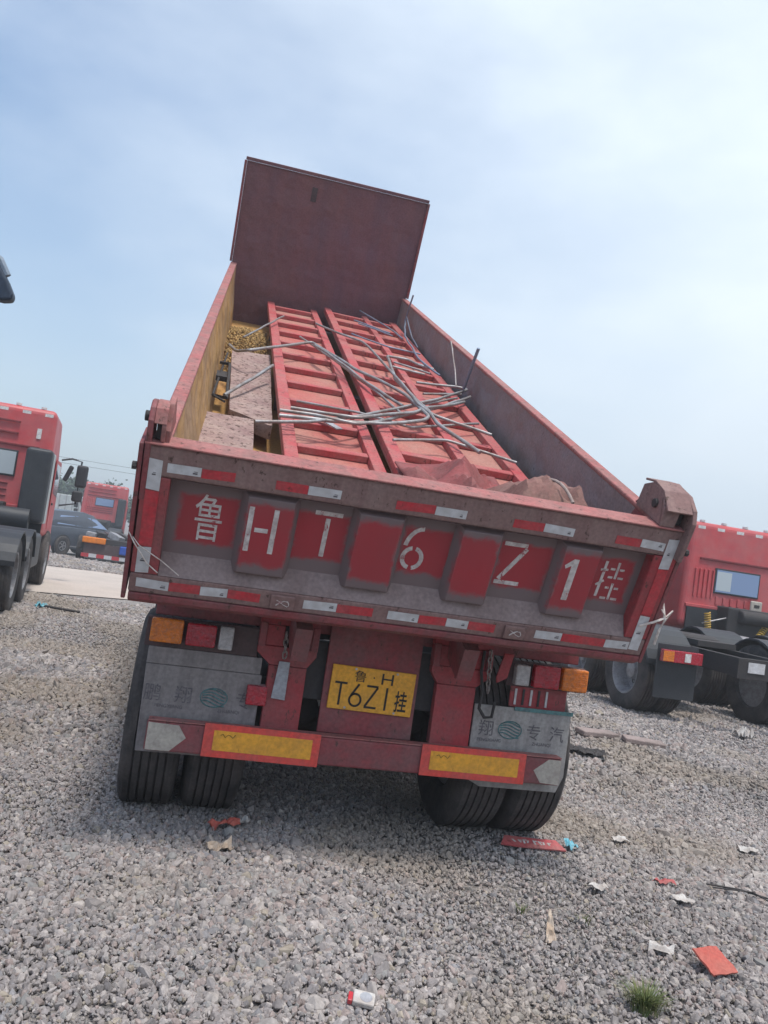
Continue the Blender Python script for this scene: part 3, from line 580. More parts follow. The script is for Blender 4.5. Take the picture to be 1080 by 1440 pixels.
# lamp boards
def lamp(name, x0, x1, z0, z1, mt, par, y=.375):
    o = part(name, MB().box(x0, x1, y, y+.05, z0, z1), mt, par, bevel=.008)
    mb = MB(); n_ = int((z1-z0)/.012)
    for k in range(1, n_): mb.box(x0+.006, x1-.006, y-.003, y-.0005, z0+k*(z1-z0)/n_-.0015, z0+k*(z1-z0)/n_+.0015)
    part('lens_ribs', mb, mt, o); return o
lb = tp('lamp_board', MB().box(-1.15, -.60, .425, .46, .885, 1.03), M_DKBOX, .006)
lamp('indicator_lamp', -1.128, -.975, .912, 1.027, M_AMB, lb); lamp('brake_lamp', -.958, -.815, .912, 1.02, M_REDL, lb); lamp('reversing_lamp', -.80, -.73, .908, 1.022, M_CLR, lb)
lb = tp('lamp_board', MB().box(.735, 1.185, .425, .46, .89, 1.025), M_DKBOX, .006)
lamp('indicator_lamp', 1.035, 1.182, .90, 1.02, M_AMB, lb); lamp('brake_lamp', .87, 1.018, .90, 1.018, M_REDL, lb); lamp('reversing_lamp', .765, .845, .902, 1.01, M_CLR, lb)
sl = tp('slotted_bracket', MB().box(.775, 1.105, .45, .458, .775, .888), M_RED, .003)
for k in range(5): part('slot', MB().box(.80+k*.045, .812+k*.045, .444, .4485, .79, .875), M_BLACK if k % 2 else M_WHT, sl)
rl_ = tp('round_reflector_block', MB().box(-.625, -.525, .385, .47, .655, .75), M_REDL, .006)
# mudflaps with faded print
fl_ = tp('mudflap', MB().prism([(-1.115, .375), (-1.125, .80), (-.56, .80), (-.56, .375)], 'y', .424, .436), M_FLAP, .004)
tp('mudflap_hanger', MB().box(-1.125, -.57, .424, .436, .802, .884), M_FLAP, .003)
fr_ = tp('mudflap', MB().prism([(.575, .385), (.575, .775), (1.135, .775), (1.135, .43), (1.10, .345), (.66, .345)], 'y', .424, .436), M_FLAPR, .004, label='paler right-hand mudflap hanging below a green strip')
part('clamp_strip', MB().box(.80, 1.14, .415, .422, .762, .782), M_TEAL, fr_)
def flap_print(par, x0, z, step, chs, small):
    x = x0
    for c_ in chs:
        if c_ == '@':
            lg = MB()
            for k in range(5): lg.tube([(x-.055+t*.0137, .4225, z+.028-k*.014+.012*math.sin(t*.5+k*.3)) for t in range(9)], .0032, 4)
            lg.tube([(x+.066*math.cos(R(a)), .4225, z+.046*math.sin(R(a))) for a in range(0, 360, 20)], .003, 4, closed=True)
            part('printed_logo', lg, M_TEAL, par)
        else: add('lettering', text_mesh(c_, .088, M_FLTX, .0006), par, (x, .4228, z), (R(90), 0, 0))
        x += step
    for s_, xx in small: add('lettering', text_mesh(s_, .024, M_FLTX, .0005), par, (xx, .4228, z-.062), (R(90), 0, 0))
flap_print(fl_, -1.075, .665, .148, '鹏翔@专', [('PENGXIANG', -.99), ('ZHUANQI', -.70)])
flap_print(fr_, .655, .655, .136, '翔@专汽', [('PENGXIANG', .68), ('ZHUANQI', .98)])
# chains and straps
def chain(x, z0, n_, y=.375):
    mb = MB(); z = z0
    for k in range(n_):
        pts = []
        for a in range(0, 360, 30):
            u_, v_ = .0115*math.cos(R(a)), .021*math.sin(R(a))
            th = R(20) if k % 2 else R(100)
            pts.append((x+u_*math.cos(th)+.002*k, y+u_*math.sin(th), z+v_))
        mb.tube(pts, .0042, 6, closed=True); z -= .031
    return mb
tp('chain', chain(-.475, 1.015, 4), M_CHAIN, 0, True); tp('strap', MB().hexa([(-.505, .383, .70), (-.435, .383, .695), (-.435, .389, .695), (-.505, .389, .70), (-.49, .383, .885), (-.435, .383, .885), (-.435, .389, .885), (-.49, .389, .885)]), M_STRAP, .002)
tp('chain', chain(.605, 1.05, 7), M_CHAIN, 0, True)
tp('strap', MB().tube([(.575, .384, 1.06), (.57, .38, .95), (.59, .38, .85), (.585, .38, .76), (.62, .38, .715), (.66, .38, .72), (.67, .385, .80)], .009, 6), M_BLACK, 0, True)
tp('latch_hook', MB().prism([(.69, 1.06), (.745, 1.06), (.72, .93), (.665, .90), (.66, .93)], 'y', .385, .398), M_RED, .003)

# wheels
def tyre_mesh(rad_, wd, name, n=64):
    h = wd/2; prof = [(-h*.55, rad_*.56), (-h*.85, rad_*.60), (-h, rad_*.76), (-h*.97, rad_*.9), (-h*.86, rad_*.975)]
    ng = 5
    for k in range(ng+1):
        a0 = -h*.80+1.6*h*k/(ng+1); a1 = -h*.80+1.6*h*(k+1)/(ng+1); gw = wd*.018
        prof += [(a0+gw, rad_-.001), (a1-gw, rad_-.001)]
        if k < ng: prof += [(a1-gw*.8, rad_*.972), (a1+gw*.8, rad_*.972)]
    prof += [(h*.86, rad_*.975), (h*.97, rad_*.9), (h, rad_*.76), (h*.85, rad_*.60), (h*.55, rad_*.56)]
    return MB().lathe(prof+[prof[0]], 'x', n, cap=False).mesh(name, M_TYRE, True)
def rim_mesh(rad_, wd, name):
    h = wd/2; r = rad_
    mb = MB().lathe([(h*.72, r*.60), (h*.92, r*.62), (h*.90, r*.585), (h*.55, r*.55), (h*.1, r*.53), (-h*.30, r*.50), (-h*.42, r*.40), (-h*.38, r*.27), (h*.0, r*.25), (h*.35, r*.2), (h*.40, r*.12), (h*.40, .001)], 'x', 40, cap=False).lathe([(-h*.45, r*.49), (-h*.6, r*.585), (-h*.62, r*.56), (-h*.50, r*.30), (-h*.50, .001)], 'x', 40, cap=False)
    return mb.mesh(name, M_RIM, True)
TY, RM = tyre_mesh(.515, .295, 'tyre'), rim_mesh(.5, .285, 'rim')
HOLE = MB()
for k in range(10): HOLE.cyl((0, .165*math.cos(k*.6283), .165*math.sin(k*.6283)), .028, -.012, .004, 'x', 10)
HOLE = HOLE.mesh('hand_hole', M_BLACK)
NUTS = MB()
for k in range(10): NUTS.cyl((0, .15*math.cos(k*.6283+.3), .15*math.sin(k*.6283+.3)), .013, -.058, -.025, 'x', 6)
NUTS = NUTS.mesh('wheel_nuts', M_RIM)
def wheel(par, x, y, z, side, off=Vector((0, 0, 0))):
    o = add('wheel', TY, par, Vector((x, y, z))+off, (random.uniform(0, 6), 0, 0))
    for nm, me_, dx in (('rim', RM, 0), ('hand_hole', HOLE, .003), ('wheel_nuts', NUTS, 0)):
        q = add(nm, me_, o, (dx*0, 0, 0));
        if side < 0: q.rotation_euler = (0, 0, math.pi)
        if nm == 'hand_hole': q.location = (side*-.052, 0, 0)
    return o
for y in (.95, 2.25, 3.55):
    for s_ in (-1, 1):
        wheel(TR, s_*1.04, y, .5, s_, OFF); wheel(TR, s_*.715, y, .5, s_, OFF)
    tp('axle', MB().cyl((0, y, .5), .075, -.56, .56), M_BLACK, 0, True)
for s_ in (-1, 1):
    tp('leaf_spring', MB().box(s_*.42-.045, s_*.42+.045, .55, 4.1, .66, .74).box(s_*.42-.03, s_*.42+.03, 1.55, 1.75, .74, .86).box(s_*.42-.03, s_*.42+.03, 2.85, 3.05, .74, .86), M_BLACK, .004)
    lg = tp('landing_leg', MB().box(s_*.6-.06, s_*.6+.06, 6.0, 6.12, .12, .95), M_BLACK, .005)
    part('foot', MB().box(s_*.6-.14, s_*.6+.14, 5.92, 6.2, 0.0, .10), M_BLACK, lg)
for y in (.95, 2.25, 3.55):
    for s_ in (-1, 1): tp('brake_drum', MB().cyl((0, y, .5), .21, *sorted((s_*.40, s_*.55)), n=28), M_BLACK, .01, True)
tp('chamber_occluder', MB().cyl((-.25, .70, .60), .09, .55, .72, 'y', 20) if False else MB().lathe([(.62, .02), (.64, .085), (.74, .085), (.76, .03)], 'y', 20, (-.30, 0, .62)), M_BLACK, 0, True)  # both chambers are added to block light under the chassis
tp('chamber_occluder', MB().lathe([(.62, .02), (.64, .085), (.74, .085), (.76, .03)], 'y', 20, (.30, 0, .62)), M_BLACK, 0, True)
tp('air_tank', MB().cyl((0, 1.6, .70), .13, -.36, .36, n=24), M_BLACK, .01, True)  # tank added here to keep light out below the chassis
# lifting ram between chassis and headboard
ram = tp('lifting_ram', MB().tube([(0, 6.6, .95), (0, 6.48, 2.3)], .13, 20), M_RED2, 0, True)
part('ram_stage', MB().tube([(0, 6.48, 2.3), (0, 6.40, 3.3)], .105, 20), M_RIM, ram, smooth=True)
part('ram_stage', MB().tube([(0, 6.40, 3.3), (0, 6.33, 4.15)], .085, 20), M_RIM, ram, smooth=True)

# ================================================================== LOAD IN THE BOX
def load(name, label, cat, group=None):
    o = empty(name, (0, 0, Z0), 0, label, cat, group); o.rotation_euler = (TH, 0, 0); return o
def side_board(x0, x1, z, label, stiles, nr=13, tilt=0):
    t = load('side_board', label, 'steel board', 'ribbed steel boards laid in the tipped box')
    sh = part('sheet', MB().box(x0, x1, .16, 7.05, z-.062, z-.052), M_PAN, t)
    for a, b in stiles: part('stile', MB().box(a, b, .14, 7.07, z-.051, z), M_STILE, t, bevel=.006)
    for i in range(len(stiles)-1):
        a, b = stiles[i][1]+.002, stiles[i+1][0]-.002
        rm = MB().hexa([(a, -.030, -.051), (b, -.030, -.051), (b, .06, -.051), (a, .06, -.051), (a, -.034, -.004), (b, -.034, -.004), (b, .030, -.004), (a, .030, -.004)]).mesh('rib', M_STILE)
        for k in range(nr):
            q = add('rib', rm, t, (0, .42+k*(6.4/(nr-1)), z), (0, 0, random.uniform(-.006, .006)), .004, 1)
    return t
b1 = side_board(-.56, .045, .355, 'ribbed red steel board, the narrower left one of the two on the load', [(-.56, -.475), (-.03, .045)])
b1.rotation_euler = (TH, R(-.6), 0)
b2 = side_board(.055, .97, .415, 'ribbed red steel board, the wide right one with a middle stile, under the bent tubes', [(.055, .14), (.53, .60), (.885, .97)])
b2.rotation_euler = (TH, R(.8), 0)
# timber bearers under the boards
for k, s_ in enumerate((.6, 3.3, 6.2)):
    t = load('timber_bearer', 'timber bearer under the ribbed boards, '+('nearest the tailgate', 'at the middle of the load', 'nearest the headboard')[k], 'timber', 'timber bearers under the boards')
    part('beam', MB().box(-.54, .94, s_, s_+.1, .032, .255), M_WOOD, t, bevel=.006)
def plate(label, corners, z, th, mt, tilt=(0, 0, 0)):
    mb = MB(); n_ = 10; g = []
    (ax, ay), (bx, by), (cx, cy), (dx, dy) = corners     # far left, far right, near right, near left
    bm = mb.bm; tops, bots = [], []
    for i in range(n_+1):
        for lst in (tops, bots): lst.append([])
        for j in range(n_+1):
            u_, v_ = i/n_, j/n_
            x = (1-v_)*((1-u_)*ax+u_*bx)+v_*((1-u_)*dx+u_*cx); y = (1-v_)*((1-u_)*ay+u_*by)+v_*((1-u_)*dy+u_*cy)
            x += .006*mnoise.noise(Vector((x*9, y*9, 1))); y += .010*mnoise.noise(Vector((x*7, y*7, 4)))
            zz = z+.012*mnoise.noise(Vector((x*3, y*3, 7)))
            tops[-1].append(bm.verts.new((x, y, zz))); bots[-1].append(bm.verts.new((x, y, zz-th)))
    for i in range(n_):
        for j in range(n_):
            bm.faces.new((tops[i][j], tops[i+1][j], tops[i+1][j+1], tops[i][j+1])); bm.faces.new((bots[i][j], bots[i][j+1], bots[i+1][j+1], bots[i+1][j]))
    for k in range(n_):
        for (i0, j0, i1, j1) in ((k, 0, k+1, 0), (k+1, n_, k, n_), (0, k+1, 0, k), (n_, k, n_, k+1)): bm.faces.new((tops[i0][j0], bots[i0][j0], bots[i1][j1], tops[i1][j1]))
    o = part('dusty_plate', mb, mt); o.location = (0, 0, Z0); o.rotation_euler = (TH, 0, 0); return tag(o, label, 'plate', 'dusty plates beside the ribbed boards')
plate('dusty mauve plate lying flat against the left ribbed board, the farther of two', [(-.935, 4.42), (-.575, 4.55), (-.60, 2.20), (-.90, 2.42)], .22, .10, M_BOARD)
plate('speckled dusty plate just inside the tailgate at the left, the nearer of two', [(-1.10, 2.28), (-.725, 2.28), (-.735, .25), (-1.115, .25)], .22, .09, M_BOARD)
# heap of ochre gravel at the front of the box
n_ = 3200; PX = rng.uniform(-1.0, -.58, n_); PY = rng.uniform(4.2, 6.3, n_); PZ = .05+.16*np.exp(-((PX+.8)/.22)**2-((PY-5.4)/.7)**2)+rng.uniform(0, .03, n_)
stn = np.stack([PX, PY, PZ], 1); tn = np.array([[.40, .26, .11]])*rng.uniform(.45, 1.3, (n_, 1))
gm = scatter('spilled_gravel', stn, rng.uniform(.006, .015, n_), tn, bpy.data.materials['crushed_stone']); gm.location = (0, 0, Z0); gm.rotation_euler = (TH, 0, 0)

# bent galvanised tubes
TU = [
 ('longest bent tube, zigzagging from the left wall across both boards and back', [(-.97, 3.95, .36), (-.90, 3.75, .36), (-.80, 3.62, .42), (-.24, 4.24, .47), (.06, 3.37, .48), (.22, 3.08, .49), (.37, 2.67, .50), (.45, 2.13, .50), (.40, 2.04, .49), (.09, 1.86, .47), (-.25, 1.77, .45), (-.6, 1.74, .43)], .0125, 0),
 ('short tube running close beside the long zigzag tube in the middle of the pile', [(-.22, 4.10, .475), (.01, 3.40, .47), (.13, 2.93, .47), (.30, 2.40, .48)], .012, 0),
 ('tube running from the gap between the boards to the right stile', [(-.12, 5.45, .45), (.11, 5.06, .46), (.3, 4.84, .47), (.34, 4.34, .48), (.39, 2.81, .52), (.40, 2.41, .52), (.48, 2.2, .50), (.88, 2.02, .48)], .011, 0),
 ('tube with a sharp upper elbow running down beside the middle stile', [(.92, 4.17, .46), (.77, 4.25, .46), (.70, 4.40, .46), (.48, 4.36, .46), (.40, 3.34, .47), (.42, 2.75, .50), (.47, 2.29, .51), (.48, 2.04, .49), (.68, 1.57, .47)], .0125, 0),
 ('thin tube just below the sharp elbow, parallel to the far cross ribs', [(.52, 4.15, .455), (.82, 3.92, .455)], .010, 0),
 ('thin tube lowest of the three below the sharp elbow', [(.47, 3.93, .455), (.76, 3.84, .455)], .010, 0),
 ('bluish tube highest on the load, slanting down from the headboard to the right wall', [(.53, 7.0, .47), (.79, 5.99, .47), (.83, 5.49, .47)], .010, 1),
 ('bluish tube under the highest one, beginning left of the far stile', [(.38, 6.26, .455), (.74, 5.76, .46)], .010, 1),
 ('bluish thin tube, lower of the parallel pair near the headboard', [(.40, 6.05, .455), (.75, 5.66, .455)], .009, 1),
 ('long pale tube from the left plates to a hairpin at the right wall', [(-.75, 1.56, .42), (-.4, 1.70, .44), (-.2, 1.83, .455), (.04, 2.09, .46), (.36, 2.46, .475), (.65, 2.82, .48), (1.06, 3.42, .48), (.97, 3.45, .48), (.60, 3.40, .46)], .012, 0),
 ('second pale tube of the bundle, just below the hairpin tube', [(-.6, 1.80, .45), (-.39, 1.80, .46), (-.12, 1.74, .465), (.05, 1.90, .465), (.36, 2.25, .475), (.70, 2.70, .47), (1.04, 3.24, .46)], .012, 0),
 ('third pale tube of the bundle, ending short of the right wall', [(-.52, 1.86, .46), (-.34, 1.84, .47), (-.09, 1.80, .49), (.35, 2.20, .50), (.48, 2.40, .49), (.79, 2.80, .47), (.93, 3.02, .46)], .011, 0),
 ('long grey tube lying lowest under the crossing bundle', [(-.45, 2.35, .385), (-.05, 2.15, .44), (.30, 1.95, .45), (.90, 2.45, .44)], .010, 0),
 ('thin tube down the left board towards the gap between the boards', [(-.30, 4.9, .385), (-.05, 4.0, .40), (.12, 3.0, .45), (.28, 2.2, .46)], .010, 0),
 ('thin bluish tube slanting across the two highest bays of the right board', [(.25, 5.3, .445), (.60, 4.9, .45), (.93, 4.95, .44)], .009, 1),
 ('thin tube crossing the right board just above the crumpled tarpaulin', [(.12, 1.6, .445), (.50, 1.75, .46), (.93, 1.55, .45)], .009, 0),
 ('short straight tube inside the hairpin near the right wall', [(.59, 3.04, .455), (.96, 3.24, .465)], .010, 0),
 ('short straight tube crossing under the bundle', [(.27, 2.36, .455), (.89, 3.10, .46)], .010, 0),
 ('bent rod in the headboard corner, poking above the right rail', [(.98, 6.22, .87), (.985, 6.38, .56), (.86, 5.55, .50), (.80, 4.45, .48), (.90, 3.86, .47)], .010, 1),
 ('thin rod standing inside the right wall below the one that pokes above the rail', [(.985, 6.34, .60), (.99, 5.82, .46), (.98, 5.35, .43)], .008, 1),
 ('upright tube leaning on the right wall, its end above the rail in the middle', [(1.0, 3.24, .865), (.99, 3.33, .50)], .0125, 1),
 ('thin white rod leaning inside the right wall left of the upright tube', [(1.0, 4.17, .735), (1.0, 3.80, .57), (.99, 3.60, .46)], .008, 0),
 ('thin tube bridging the far left gap above the ochre gravel', [(-.45, 5.70, .42), (-.86, 4.42, .36)], .010, 0),
 ('tube resting on the far dusty plate and the left board', [(-.95, 2.61, .27), (-.60, 3.42, .37)], .012, 0),
]
def wob_(pts, r_):
    out = []; sd_ = random.uniform(0, 50)
    for a, b in zip(pts, pts[1:]):
        n_ = max(1, int((b-a).length/.12))
        for k in range(n_): out.append(a.lerp(b, k/n_))
    out.append(pts[-1])
    return [p+Vector((mnoise.noise(Vector((p.x*3, p.y*3, sd_))), mnoise.noise(Vector((p.x*3, p.y*3, sd_+9))), .4*mnoise.noise(Vector((p.x*3, p.y*3, sd_+19)))))*.016 for p in out]
for lab, pts, r_, kd in TU:
    o = part('bent_tube', MB().tube(wob_(bend(pts, .045, 4), r_), r_*random.uniform(.9, 1.1), 10), M_GALVB if kd else M_GALV, smooth=True)
    o.location = (0, 0, Z0); o.rotation_euler = (TH, 0, 0); tag(o, lab, 'tube', 'bent metal tubes on the load')
o = part('rod_frame', MB().tube([(-.97, 3.70, .34), (-1.03, 2.62, .25), (-.94, 2.50, .25)], .009, 8).tube([(-1.02, 3.35, .33), (-.94, 3.35, .33), (-.93, 2.56, .26), (-1.03, 2.62, .25)], .012, 8).box(-1.03, -.93, 3.02, 3.2, .26, .30), M_BLACK, smooth=True)
o.location = (0, 0, Z0); o.rotation_euler = (TH, 0, 0); tag(o, 'small black rod frame wedged between the left wall and the far dusty plate', 'bracket')
o = part('flat_bar', MB().obox((-.285, 2.02, .375), (.05, .36, .008), (0, 0, R(32))), M_STRAP); o.location = (0, 0, Z0); o.rotation_euler = (TH, 0, 0); tag(o, 'short flat grey bar lying in a bay of the left board', 'metal bar')

# tarpaulins heaped against the tailgate
def cloth(name, label, x0, x1, s0, s1, hf, mt, seed, ncr=26, th=.010):
    bm = bmesh.new(); g = []
    for i in range(ncr+1):
        col = []
        for j in range(ncr+1):
            u_, v_ = i/ncr, j/ncr; x = x0+(x1-x0)*u_; y = s0+(s1-s0)*v_
            z = hf(u_, v_)
            p = Vector((x*5+y*2.2, y*3.2-x*1.5, seed)); fold = .085*(1-2.2*abs(mnoise.noise(p)))-.05+.05*(.5-abs(mnoise.noise(p*2.1+Vector((3, 1, 0)))))+.014*mnoise.noise(p*5)
            e = min(1, min(u_, 1-u_, v_, 1-v_)*8)
            wob = .03*mnoise.noise(Vector((u_*4, v_*4, seed+9)))
            col.append(bm.verts.new((x+wob, y+wob, z+fold*e)))
        g.append(col)
    for i in range(ncr):
        for j in range(ncr): bm.faces.new((g[i][j], g[i+1][j], g[i+1][j+1], g[i][j+1]))
    me = bpy.data.meshes.new(name); bm.to_mesh(me); bm.free(); me.materials.append(mt)
    me.polygons.foreach_set('use_smooth', [True]*len(me.polygons)); me.set_sharp_from_angle(angle=R(24))
    o = add(name, me, None, (0, 0, Z0), (TH, 0, 0)); sd_ = o.modifiers.new('thickness', 'SOLIDIFY'); sd_.thickness = th
    return tag(o, label, 'tarpaulin')
def h1(u_, v_):      # peaked ridge with a hollow on its near left side
    pk = math.exp(-((u_-.50)/.20)**2-((v_-.55)/.34)**2)
    return .45+.165*pk+.10*math.exp(-((u_-.15)/.12)**2)*(1-v_)-.10*math.exp(-((u_-.36)/.10)**2-((v_-.12)/.2)**2)
cloth('red_tarpaulin', 'crumpled faded red tarpaulin pushed up behind the middle of the tailgate', .06, .66, .13, 1.15, h1, M_TARP, 2.2)
def h2(u_, v_):
    return .43+.275*math.exp(-((u_-.45)/.46)**4)*math.exp(-((v_-.28)/.40)**2)
sk = cloth('canvas_bundle', 'brown-red canvas bundle tied with rope behind the right of the tailgate', .44, 1.02, .13, .95, h2, M_SACK, 5.1)
o = part('rope', MB().tube([(.70-.006*t, .13+.05*t, .60+.145*math.sin(math.pi*min(1, (t+3.5)/13))) for t in range(10)], .008, 8), mat('dusty_grey_rope', (.34, .27, .25), (.25, .19, .17), 30, .9), smooth=True)
o.location = (0, 0, Z0); o.rotation_euler = (TH, 0, 0); tag(o, 'pale rope looped over the brown canvas bundle', 'rope')

# ================================================================== TRACTOR UNITS
CACHE = {}
def cabmesh(hc, key):
    if key in CACHE: return CACHE[key]
    mb = MB(); z0, zt = 1.0, hc
    # back at y 0, front at y 2.25; roof narrows a little
    b = [(-1.23, 0, z0), (1.23, 0, z0), (1.23, 2.25, z0-.3), (-1.23, 2.25, z0-.3), (-1.17, 0.04, zt), (1.17, .04, zt), (1.15, 1.55, zt-.02), (-1.15, 1.55, zt-.02)]
    mb.hexa(b); me = mb.mesh('cab', M_CAB); CACHE[key] = me; return me
def tractor(loc, rz, label, hc=3.1, flaps=True, glass=M_GLASS, detail=True, z=0, group=None, lit_side=False, windowx=(-.5, .5), snork=1):
    t = empty('tractor_unit', (loc[0], loc[1], z), rz, label, 'truck', group)
    V = Vector
    chs = part('chassis', MB().box(-.43, -.35, -1.1, 5.2, .68, .90).box(.35, .43, -1.1, 5.2, .68, .90).box(-.43, .43, -1.14, -1.08, .66, .90).box(-.35, .35, .6, .75, .7, .86).box(-.35, .35, 2.4, 2.5, .7, .86), M_BLACK, t, bevel=.006)
    part('plate_board', MB().box(-.30, -.08, -1.150, -1.142, .74, .86), M_WHT, chs)
    part('fifth_wheel', MB().lathe([(.92, .001), (.92, .42), (.99, .45), (1.02, .40), (1.02, .001)], 'z', 28, (0, .65, 0)).box(-.28, .28, -.1, .45, .91, .985), M_BLACK, t, bevel=.004)
    for y in (0, 1.36):
        for s_ in (-1, 1): wheel(t, s_*1.07, y, .5, s_); wheel(t, s_*.76, y, .5, s_)
    for s_ in (-1, 1): wheel(t, s_*1.05, 4.75, .5, s_)
    for s_ in (-1, 1):
        for y in (0, 1.36):
            pts = [(y+.60*math.cos(R(a)), .5+.60*math.sin(R(a))) for a in range(15, 166, 12)]; pin = [(y+.57*math.cos(R(a)), .5+.57*math.sin(R(a))) for a in range(165, 14, -12)]
            x0, x1 = sorted((s_*.60, s_*1.24))
            part('fender', MB().prism(pts+pin, 'x', x0, x1), M_BLKPL, t, bevel=.004)
        x0, x1 = sorted((s_*.66, s_*1.20))
        if flaps: part('mudflap', MB().box(x0, x1, -.70, -.685, .28, .92), M_BLKPL, t)
        x0, x1 = sorted((s_*.66, s_*1.18))
        if not flaps: x0, x1 = sorted((s_*.30, s_*.55))
        tl = part('tail_lamp', MB().box(x0, x1, -.80, -.72, .72, .86), M_REDL, t, bevel=.006)
        if not flaps: tl.location.y = -.36; tl.location.z = -.05
        dxl = 0 if flaps else .62
        xo = s_*(1.185-dxl); part('indicator_lens', MB().box(min(xo-s_*.14, xo), max(xo-s_*.14, xo), -.806, -.801, .73, .85), M_AMB, tl); xc = s_*(.86-dxl*.75); part('white_lens', MB().box(xc-.04, xc+.04, -.806, -.801, .74, .84), M_MARK, tl)
        x0, x1 = sorted((s_*.62, s_*1.18))
        part('side_tank', MB().box(x0, x1, 2.15, 3.35, .42, 1.0), M_BLKPL if s_ > 0 else M_RIM, t, bevel=.08, seg=4)
    cab = add('cab', cabmesh(hc, 'cab%.2f' % hc), t, (0, 3.6, 0), None, .11, 4)
    cw_ = 1.2
    dz = hc
    for k, zz in enumerate((dz-.30, dz-.50, dz-.70) if snork else (dz-.66,)): part('pressed_rib', MB().box(-.95, .55 if k < 2 else .95, -.010, .02, zz-.018, zz+.018), M_CABD, cab, bevel=.006)
    for k in range(5): part('pressed_rib', MB().box(-1.02+k*.09, -.985+k*.09, -.012, .02, 1.55, dz-.85), M_CAB, cab, bevel=.008)
    for k in range(3 if snork else 0): part('pressed_rib', MB().box(-.9, .5, -.010, .02, dz-1.40-k*.11, dz-1.375-k*.11), M_CABD, cab, bevel=.006)
    part('lower_ledge', MB().box(-1.15, 1.15, -.022, .02, 1.36, 1.42), M_CAB, cab, bevel=.01)
    wf = part('rear_window', MB().box(windowx[0], windowx[1], -.012, .015, dz-1.26, dz-.80), M_BLKPL, cab, bevel=.008)
    part('pane', MB().box(windowx[0]+.03, windowx[1]-.03, -.018, -.013, dz-1.23, dz-.83), glass, wf)
    for k in range(6): part('marker_strip', MB().box(-1.05+k*.40, -.90+k*.40, -.004+.04, .05+.0, dz-.13, dz-.075), M_MARK, cab)
    for k in range(5): part('marker_lamp', MB().cyl((-.9+k*.45, .16, 0), .05, dz, dz+.04, 'z', 12), M_MARK, cab)
    if snork: part('air_intake', MB().box(.72, 1.15, -.42, -.02, 1.15, dz-.72), M_BLKPL, t, (0, 3.6, 0), bevel=.07, seg=4)
    part('engine_block', MB().box(-.5, .5, -.35, .2, .9, 1.45).cyl((0, -.4, 1.3), .12, -.3, .3), M_BLACK, t, (0, 3.6, 0), bevel=.03)
    part('black_backing', MB().box(-1.12, 1.12, -.03, -.001, .75, 1.36), M_BLKPL, t, (0, 3.6, 0))
    if not flaps: part('air_tank', MB().cyl((0, 3.12, 1.20), .18, -1.05, .95, n=24), M_BLKPL, t, smooth=True)
    part('grille_panel', MB().box(-1.0, 1.0, 2.26, 2.30, .75, 1.55), M_BLKPL, cab)
    part('bumper', MB().box(-1.24, 1.24, 2.05, 2.42, .35, .72), M_CAB, cab, bevel=.05)
    part('windscreen', MB().hexa([(-1.05, 2.12, 1.65), (1.05, 2.12, 1.65), (1.05, 2.10, 1.65), (-1.05, 2.10, 1.65), (-1.0, 1.78, dz-.6), (1.0, 1.78, dz-.6), (1.0, 1.76, dz-.6), (-1.0, 1.76, dz-.6)]), M_GLASS, cab)
    for s_ in (-1, 1):
        x0, x1 = sorted((s_*1.222, s_*1.236))
        dr = part('door', MB().box(x0, x1, .75, 1.85, 1.05, 2.35), M_CAB, cab, bevel=.01)
        x0, x1 = sorted((s_*1.228, s_*1.242)); part('door_window', MB().prism([(.85, 1.72), (1.78, 1.66), (1.66, 2.26), (.85, 2.28)], 'x', x0, x1), M_GLASS, dr)
        x0, x1 = sorted((s_*1.236, s_*1.26)); part('handle', MB().box(x0, x1, .85, 1.05, 1.5, 1.54), M_BLKPL, dr, bevel=.004)
        x0, x1 = sorted((s_*1.0, s_*1.25)); part('step', MB().box(x0, x1, .95, 1.7, .38, .44).box(x0, x1, .95, 1.7, .68, .74), M_BLKPL, cab, bevel=.01)
        part('mirror_arm', MB().tube([(s_*1.22, 1.90, 2.42), (s_*1.42, 1.98, 2.48), (s_*1.62, 2.0, 2.45), (s_*1.62, 2.0, 1.6), (s_*1.30, 1.95, 1.52)], .02, 8), M_BLKPL, cab, smooth=True)
        part('mirror', MB().box(s_*1.66-.12, s_*1.66+.12, 1.93, 2.06, 1.93, 2.38), M_BLKPL, cab, bevel=.05, seg=3)
        part('mirror', MB().box(s_*1.63-.11, s_*1.63+.11, 1.93, 2.06, 1.64, 1.86), M_BLKPL, cab, bevel=.04, seg=3)
        part('mirror', MB().obox((s_*1.38, 2.02, 2.18), (.10, .08, .34), (0, s_*.35, 0)), M_BLKPL, cab, bevel=.03)
        if s_ > 0: part('side_fairing', MB().box(1.16, 1.23, -.01, .45, 1.15, dz-.75), M_WHITEV if lit_side else M_CAB, cab, bevel=.02)  # pale grey paints in the lit, whitish side of the left cab
    return t, cab
tA, _ = tractor((5.70, 5.80), 0, 'dark tractor chassis with rear wheel and red lamp showing right of the tipped trailer', 2.84, snork=0)
tB, cB = tractor((8.82, 5.95), 0, 'red tractor cab at the right edge with yellow coiled air hoses behind its rear window', 2.92, glass=M_GLASSBL, windowx=(-.62, .32), snork=0)
def coil(p0, p1, r, turns, rt=.011):
    p0, p1 = Vector(p0), Vector(p1); t = (p1-p0).normalized(); a = t.cross(Vector((0, 1, .1))).normalized(); b = t.cross(a); n_ = turns*10
    return MB().tube([p0+(p1-p0)*k/n_+r*(math.cos(k*.628)*a+math.sin(k*.628)*b) for k in range(n_+1)], rt, 6)
part('air_hose', coil((-.85, -.25, 1.30), (-.80, -.25, .98), .05, 8), M_HOSE, tB, (0, 3.6, 0), smooth=True)
part('air_hose', coil((.35, -.3, 1.22), (.02, -.5, .95), .05, 8), M_HOSE, tB, (0, 3.6, 0), smooth=True)
